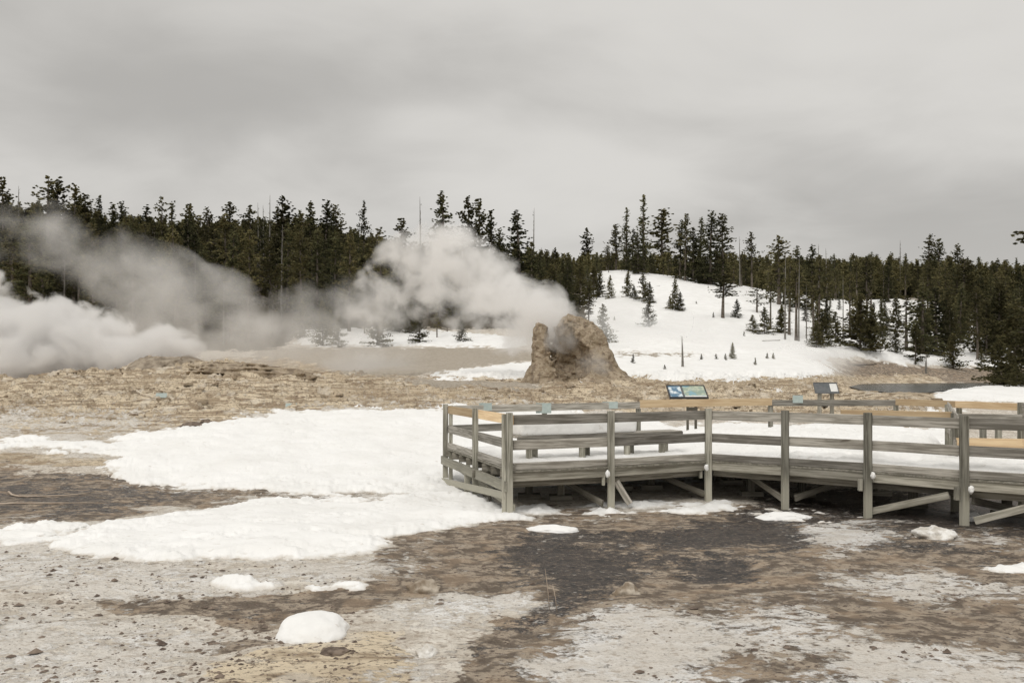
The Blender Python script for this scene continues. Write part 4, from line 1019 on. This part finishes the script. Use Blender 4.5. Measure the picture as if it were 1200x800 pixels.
# ---------------------------------------------------------------- small things on the ground
def gpt(u_, v_): 
    Y = hit(u_, v_, 7.3); x = (u_-CU)/F*Y; return x, Y
for (u_, v_, w, h, dpt), lb in (((355,755,94,33,.8),'large rounded snow cap on a rock in the left foreground'),
        ((648,625,66,13,.45),'low white snow mound on dark mud in front of the platform corner'),
        ((20,634,62,16,.5),'small snow heap at the left edge of the snowfield'), ((66,624,54,16,.5),'small snow heap just right of the left edge heap'),
        ((925,608,66,14,.5),'rounded snow mound at the foot of a middle platform post'), 
        ((1146,611,24,18,.3),'oval lump of snow under the platform by the rightmost post'), ((1195,674,50,12,.4),'flat snow mound on mud at the right edge')
        
        ):
    x, Y = gpt(u_, v_); s = Y/F
    o = blob('snow_mound', (x, Y+dpt*.6, ground_at(x, Y+dpt*.6)-.02), (w*s/2*.98, dpt*.5, h*s*(.78 if w > 90 else .6)), M['snow'], int(u_), .22 if w > 90 else .38, 1.5 if w < 90 else 1.1, 5)
    tag(o, lb, 'snow mound', 'snow mounds on the thermal ground')
for (u_, v_, w, h), lb in (((496,697,36,13),'brown crusted rock with a pale top beside the left pools'),((735,697,30,12),'pale jagged lump of sinter on the edge of the black pool'),
        ((392,786,34,6),'dark mossy clump in the left foreground'),((500,768,26,12),'dark reddish lump at the end of a white crust'),
        ((222,500,30,5),'flat brown rock on the upper snow, longer of two'),((240,497,14,4),'flat brown rock on the upper snow, shorter of two'),
        ((1100,632,50,12),'white crusted lump in front of the rightmost posts'), ((460,430,40,0),'')):
    if not lb: continue
    x, Y = gpt(u_, v_); s = Y/F
    o = blob('rock', (x, Y+w*s*.2, surf_at(x, Y+w*s*.2)-.01), (w*s/2, w*s*.4, h*s), M['frosty'] if 'white' in lb else M['crust'] if 'pale' in lb else M['stone'], int(u_), .5, 2.2)
    tag(o, lb, 'rock', 'rocks on the thermal ground')
# fallen branch on the wet flat
def stick(name, pts_, r, m, label, cat):
    V = []; Fc = []; ns = 6
    for i, p in enumerate(pts_):
        p = Vector(p); rr = r*(1-.6*i/(len(pts_)-1))
        d = (Vector(pts_[min(i+1,len(pts_)-1)])-Vector(pts_[max(i-1,0)])).normalized(); s = d.cross(Vector((0,0,1))).normalized(); w = s.cross(d)
        for j in range(ns): a = 6.283*j/ns; V.append(tuple(p+(s*math.cos(a)+w*math.sin(a))*rr))
    for i in range(len(pts_)-1):
        for j in range(ns): Fc.append((i*ns+j, i*ns+(j+1)%ns, (i+1)*ns+(j+1)%ns, (i+1)*ns+j))
    Fc += [tuple(range(ns))[::-1], tuple((len(pts_)-1)*ns+j for j in range(ns))]
    o = mesh_obj(name, V, Fc, m, smooth=True); tag(o, label, cat); return o
def gl(ps, up=.02):
    r = []
    for u_, v_ in ps: x, Y = gpt(u_, v_); r.append((x, Y, surf_at(x, Y)+up))
    return r
M['stickm'] = simple('bleached_wood', (.45,.36,.28), (.55,.46,.37), 4, .9)
stick('fallen_branch', gl([(10,577),(14,580),(22,581.5),(45,581),(75,579.5),(95,578),(105,576)]), .022, M['stickm'], 'long bleached fallen branch lying on the brown flat at left', 'branch')
stick('fallen_branch', gl([(-20,592),(20,591),(60,590),(115,589)]), .02, M['stickm'], 'straight bleached stick lying below the curved branch at left', 'branch')
for (u_, v_, h, lb) in ((644,712,.45,'taller thin dry grass stem beside the black pool'),(653,716,.3,'shorter thin dry grass stem beside the black pool')):
    x, Y = gpt(u_, v_); z = ground_at(x, Y)
    stick('grass_stem', [(x,Y,z-.02),(x-.02,Y,z+h*.5),(x-.05,Y+.02,z+h)], .005, M['stickm'], lb, 'plant')
# countless pebbles and flakes
def pebbles():
    rs = np.random.default_rng(5); V = []; Q = []; 
    ico = [(0,0,1),(.9,0,.3),(.28,.85,.3),(-.72,.53,.3),(-.72,-.53,.3),(.28,-.85,.3)]
    fc = [(0,1,2),(0,2,3),(0,3,4),(0,4,5),(0,5,1)]
    u_ = rs.uniform(-60, 1260, 16000); v_ = 500+320*rs.uniform(0,1,16000)**.9
    Y = CH*F/(v_-HZ); X = (u_-CU)/F*Y
    cl = fbm(X*1.5, Y*1.5, o=5, s=111, g=.6)+.25*(u_ < 420)*(v_ > 640)
    z = full_h(X, Y); st, t = snow_top(X, Y, z)
    ok = (cl+rs.normal(0,.04,16000) > .645) & (t < -.05)
    for x, y_, zz_ in zip(X[ok], Y[ok], z[ok]):
        s = rs.gamma(1.2, .0065)+.004; a = rs.uniform(0,6.28); b = len(V)
        for p in ico:
            q = np.array(p)*s*rs.uniform(.6,1.3,3)*np.array((1.3,1.3,.8)); V.append((x+q[0]*math.cos(a)-q[1]*math.sin(a), y_+q[0]*math.sin(a)+q[1]*math.cos(a), zz_+q[2]-.004))
        Q += [tuple(b+i for i in f) for f in fc]
    tag(link('pebbles', np_mesh('pebbles', V, Q, M['stone'], False)), 'scattered small dark stones and crumbs over the bare crust', 'pebbles', kind='stuff')
pebbles()
def rubble():
    rs = np.random.default_rng(15); V = []; Q = []
    u_ = rs.uniform(-60, 1100, 9000); Y = rs.uniform(27, 50, 9000); X = (u_-CU)/F*Y
    z = full_h(X, Y); st, t = snow_top(X, Y, z); uu, vv = uv_of(X, Y, z)
    ok = (rsamp(tanA, uu, vv) > .6) & (t < -.1) & (fbm(X*.5, Y*.5, o=4, s=131, g=.6)+rs.normal(0,.03,9000) > .585)
    for x, y_, zz_ in zip(X[ok], Y[ok], z[ok]):
        s = min(rs.gamma(1.4, .035)+.03, .26); b = len(V); k = 7; a0 = rs.uniform(0,6.28)
        rr = rs.uniform(.6,1.2,k); hh = s*rs.uniform(.12,.35); sl = rs.uniform(-.25,.25)
        for q in range(k): a = a0+6.283*q/k; V.append((x+s*1.4*rr[q]*math.cos(a), y_+s*rr[q]*math.sin(a), zz_-.05))
        for q in range(k): a = a0+6.283*q/k; V.append((x+s*1.15*rr[q]*math.cos(a), y_+s*.85*rr[q]*math.sin(a), zz_+hh*rs.uniform(.7,1.2)+sl*s*math.cos(a)))
        V.append((x, y_, zz_+hh*1.1))
        for q in range(k):
            r = (q+1) % k; Q += [(b+q, b+r, b+k+r), (b+q, b+k+r, b+k+q), (b+k+q, b+k+r, b+2*k)]
    tag(link('rubble', np_mesh('rubble', V, Q, M['geyserite'], False)), 'broken tan sinter slabs and chunks strewn over the bare rise', 'rubble', kind='stuff')
rubble()
for (u_, v_, w_), lb in (((766,341,16),'short dark log lying on the snow below the tallest hilltop spire'),((905,405,22),'dark log in the snow at the foot of the slope'),((1010,432,40),'long driftwood log on the far river bank'),((940,352,18),'leaning dark log on the upper snow by the bare trunks')):
    Y = hit(u_, v_, 60); s_ = Y/F; x = (u_-CU)/F*Y; z = ground_at(x, Y)
    stick('fallen_log', [(x-w_*s_/2, Y, z+.25), (x, Y+.4, z+.33), (x+w_*s_/2, Y+.6, z+.42)], .17, M['bark'], lb, 'log')
for (u_, v_, H_), lb in (((836,378,1.2),'small twiggy bush beside the single bare trunk pine'),((816,362,.9),'tiny twiggy sprig in the open snow right of the three young pines'),((872,398,1.0),'tiny twiggy sprig below the bushy dark pair'),((830,345,.9),'dark sprig under the right hilltop clump'),((850,425,.8),'dark twiggy sprig in the flat snow'),((885,430,.8),'twiggy sprig nearest the tan ground in the flat snow'),((720,378,1.0),'small sprig on the steam side of the slope')):
    Y = hit(u_, v_, 55); x = (u_-CU)/F*Y
    o = tree('young', x, Y, H_, lb, None, .9); o.name = 'shrub'; o['category'] = 'shrub'

# ---------------------------------------------------------------- steam
def steam(name, label, blobs, dens, nscale, namp, gain, thr_, detail=4, seed=0.0, aniso=.35, stretch=(1,1,1), pw=1.0):
    """blobs: (u, v, Y, rx, ry, rz, w) in photo position, depth and metres"""
    cs = [((u_-CU)/F*Y, Y, pz(Y, v_), rx, ry, rz, w) for u_, v_, Y, rx, ry, rz, w in blobs]
    def sdf(X, Y, Z):
        d = None
        for c in cs:
            e = ell(X, Y, Z, c[:3], c[3:6]); d = e if d is None else np.minimum(d, e)
        return d
    lo = [min(c[i]-c[3+i] for c in cs)-.5 for i in range(3)]; hi = [max(c[i]+c[3+i] for c in cs)+.5 for i in range(3)]
    st = max(max(h-l for l, h in zip(lo, hi))/60, .12)
    V, Q = surface_nets(sdf, lo, hi, st)
    m, nt, out = mat(name+'_vapour'); n = N(nt); P = n.pos(); f = None
    for c in cs:
        e = n.vm('LENGTH', n.vm('DIVIDE', n.vm('SUBTRACT', P, tuple(c[:3])), tuple(r*.98 for r in c[3:6])))
        e = n.math('MULTIPLY', n.math('SUBTRACT', 1.0, e, True), c[6])
        f = e if f is None else n.math('MAXIMUM', f, e)
    f = n.math('MINIMUM', n.math('MULTIPLY', f, 1.6), 1.0)
    nz = n.noise(n.vm('ADD', n.vm('MULTIPLY', P, stretch), (seed, seed*.7, seed*.3)), nscale, detail, .62, .5)
    nz0 = n.noise(n.vm('ADD', P, (seed*2, seed, 1.0)), nscale*.33, 2, .5)
    q = n.math('ADD', f, n.math('MULTIPLY', n.math('ADD', n.math('SUBTRACT', nz, .5), n.math('MULTIPLY', n.math('SUBTRACT', nz0, .5), .8)), namp))
    q = n.math('MULTIPLY', n.math('SUBTRACT', q, thr_), gain, True)
    q = n.math('POWER', q, pw)
    edge = n.mapr(f, 0.0, .12)
    q = n.math('MULTIPLY', n.math('MULTIPLY', q, edge), dens)
    pv = n.new('ShaderNodeVolumePrincipled'); pv.inputs['Color'].default_value = (.995,.99,.985,1); pv.inputs['Anisotropy'].default_value = aniso
    n.set(pv.inputs['Density'], q); nt.links.new(pv.outputs[0], out.inputs['Volume'])
    o = link(name, np_mesh(name, V, Q, m)); tag(o, label, 'steam', kind='stuff'); return o
steam('steam_plume', 'white steam plume blowing left from the geyser cone', [
  (692,402,46,1.5,1.2,1.1,.9),(668,386,46,2.0,1.4,1.4,1.1),(645,366,47,2.6,1.8,1.5,1.3),(615,352,48,2.8,2.2,1.6,1.3),(588,345,50,3.2,2.4,2.0,1.1),(562,315,51,3.2,2.6,2.3,1.3),(528,292,52,3.0,2.8,2.0,1.4),
  (492,308,53,3.2,3.0,2.3,1.05),(520,345,53,3.4,2.8,2.0,.62),(555,372,52,3.6,2.8,2.0,.66),(470,345,54,3.4,3.0,3.0,.58),(600,386,49,3.0,2.4,1.8,.85),(440,372,55,3.4,3.0,2.4,.5),(690,425,44.4,1.6,.8,1.2,.7),(668,402,44.6,1.5,.8,1.1,.75)],
  1.0, .62, 3.9, 1.6, .44, 6, 3.0, pw=1.3)
steam('steam_cloud', 'dense white steam cloud rolling off the left crater mound', [
  (212,405,46.5,1.5,1.5,.8,.75),(187,402,47,2.2,2.0,1.4,1.05),(150,414,48,3.0,2.4,1.6,1.3),(108,402,49,3.0,3.0,2.4,1.3),(72,392,50,2.8,3.0,2.4,1.3),(70,368,50,1.7,1.8,1.5,1.2),(20,398,51,4.2,3.4,3.0,1.4),(-30,385,52,5,4,4,1.5),(60,425,49,6.0,3.0,2.0,1.4),(8,362,52,2.0,2.4,1.5,1.2),(-10,340,52,1.6,2.4,1.5,.8)],
  2.2, .85, 3.6, 1.7, .40, 6, 11.0, pw=1.3)
steam('steam_veil', 'thin grey steam drifting over the foot of the left ridge', [
  (10,262,80,6,6,3.6,.7),(60,278,80,7,6,3.8,1.0),(110,300,78,7,6,3.6,1.1),(160,325,76,7,6,3.8,1.2),(200,355,75,6,6,3.8,1.2),(170,385,74,7,6,3.6,1.0),(240,345,75,5,5,3.0,.7),(60,395,74,14,8,3.4,.8),(250,412,68,9,6,3.0,1.05),(330,402,68,9,6,3.4,1.05),(290,385,72,6,5,3.0,.7),(420,425,66,9,6,2.4,.8),(-60,300,78,9,8,9,.8),(415,365,70,5,5,3.6,.7),(360,360,70,4,5,3.4,.5)],
  .16, .22, 3.6, 1.5, .40, 6, 23.0, pw=1.2)
steam('ground_mist', 'low thin mist drifting over the snow flat right of the cone', [
  (770,395,95,11,6,3.2,.9),(880,408,88,9,5,2.2,1.0),(960,425,80,6,5,1.8,1.0),(730,375,85,7,5,4,.7)],
  .12, .22, 3.0, 1.6, .34, 5, 31.0)

# ---------------------------------------------------------------- light, sky, camera
w = bpy.data.worlds.new('World'); scene.world = w; w.use_nodes = True; nt = w.node_tree; nt.nodes.clear(); n = N(nt)
out = nt.nodes.new('ShaderNodeOutputWorld'); bg = nt.nodes.new('ShaderNodeBackground')
sky = n.new('ShaderNodeTexSky'); sky.sky_type = 'NISHITA'; sky.sun_disc = False
SE, SR = math.radians(48), math.radians(205)
sky.sun_elevation = SE; sky.sun_rotation = SR
g = n.new('ShaderNodeTexCoord').outputs['Generated']
sep = n.new('ShaderNodeSeparateXYZ'); n.set(sep.inputs[0], g); z = sep.outputs[2]
zc_ = n.math('MAXIMUM', z, .0)
# cloud deck projected on a plane overhead
inv = n.math('DIVIDE', 1.0, n.math('ADD', zc_, .16))
cv = n.new('ShaderNodeCombineXYZ'); n.set(cv.inputs[0], n.math('MULTIPLY', sep.outputs[0], inv)); n.set(cv.inputs[1], n.math('MULTIPLY', sep.outputs[1], inv)); n.set(cv.inputs[2], zc_)
c1 = n.noise(cv.outputs[0], .50, 4, .48, .3); c2 = n.noise(n.vm('ADD', cv.outputs[0], (7.0,3.0,1.0)), 1.7, 5, .55, .4)
cl = n.math('ADD', n.math('MULTIPLY', c1, .82), n.math('MULTIPLY', c2, .18))
col = n.mix(n.mapr(cl, .40, .60), (.46,.445,.42), (.70,.68,.645))
hor = n.mapr(z, 0.02, .22, 1.0, 0.0)
col = n.mix(n.math('MULTIPLY', hor, .45), col, (.62,.60,.565))
zen = n.mapr(z, .40, .80, 1.0, 1.6)   # an overcast sky is brightest overhead
vsc = n.new('ShaderNodeVectorMath', operation='SCALE'); n.set(vsc.inputs[0], col); n.set(vsc.inputs['Scale'], n.math('MULTIPLY', zen, 1/.1))
mixc = n.mix(.97, sky.outputs[0], vsc.outputs[0])
n.set(bg.inputs['Color'], mixc); bg.inputs['Strength'].default_value = .1
nt.links.new(bg.outputs[0], out.inputs['Surface'])
sl = bpy.data.lights.new('sun', 'SUN'); sl.energy = 1.3; sl.angle = math.radians(25); sl.color = (1,.97,.92)
so = bpy.data.objects.new('sun', sl); C.objects.link(so)
dirv = Vector((math.sin(SR)*math.cos(SE), math.cos(SR)*math.cos(SE), math.sin(SE)))   # towards the sun
so.rotation_euler = dirv.to_track_quat('Z', 'Y').to_euler(); so.location = (0,-20,40)
cam = bpy.data.cameras.new('camera'); cam.sensor_width = 36; cam.lens = 30.0; cam.shift_y = 40/1200; cam.clip_end = 4000; cam.clip_start = .1
co = bpy.data.objects.new('camera', cam); C.objects.link(co); co.location = (0,0,CH); co.rotation_euler = (math.radians(90),0,0); scene.camera = co
scene.view_settings.view_transform = 'Standard'; scene.view_settings.look = 'None'; scene.view_settings.exposure = 0; scene.view_settings.gamma = 1
cy_ = scene.cycles
cy_.use_denoising = True; cy_.max_bounces = 12; cy_.diffuse_bounces = 3; cy_.volume_bounces = 8; cy_.volume_step_rate = .3; cy_.volume_max_steps = 200
cy_.use_adaptive_sampling = True; cy_.adaptive_threshold = .02; cy_.transparent_max_bounces = 8
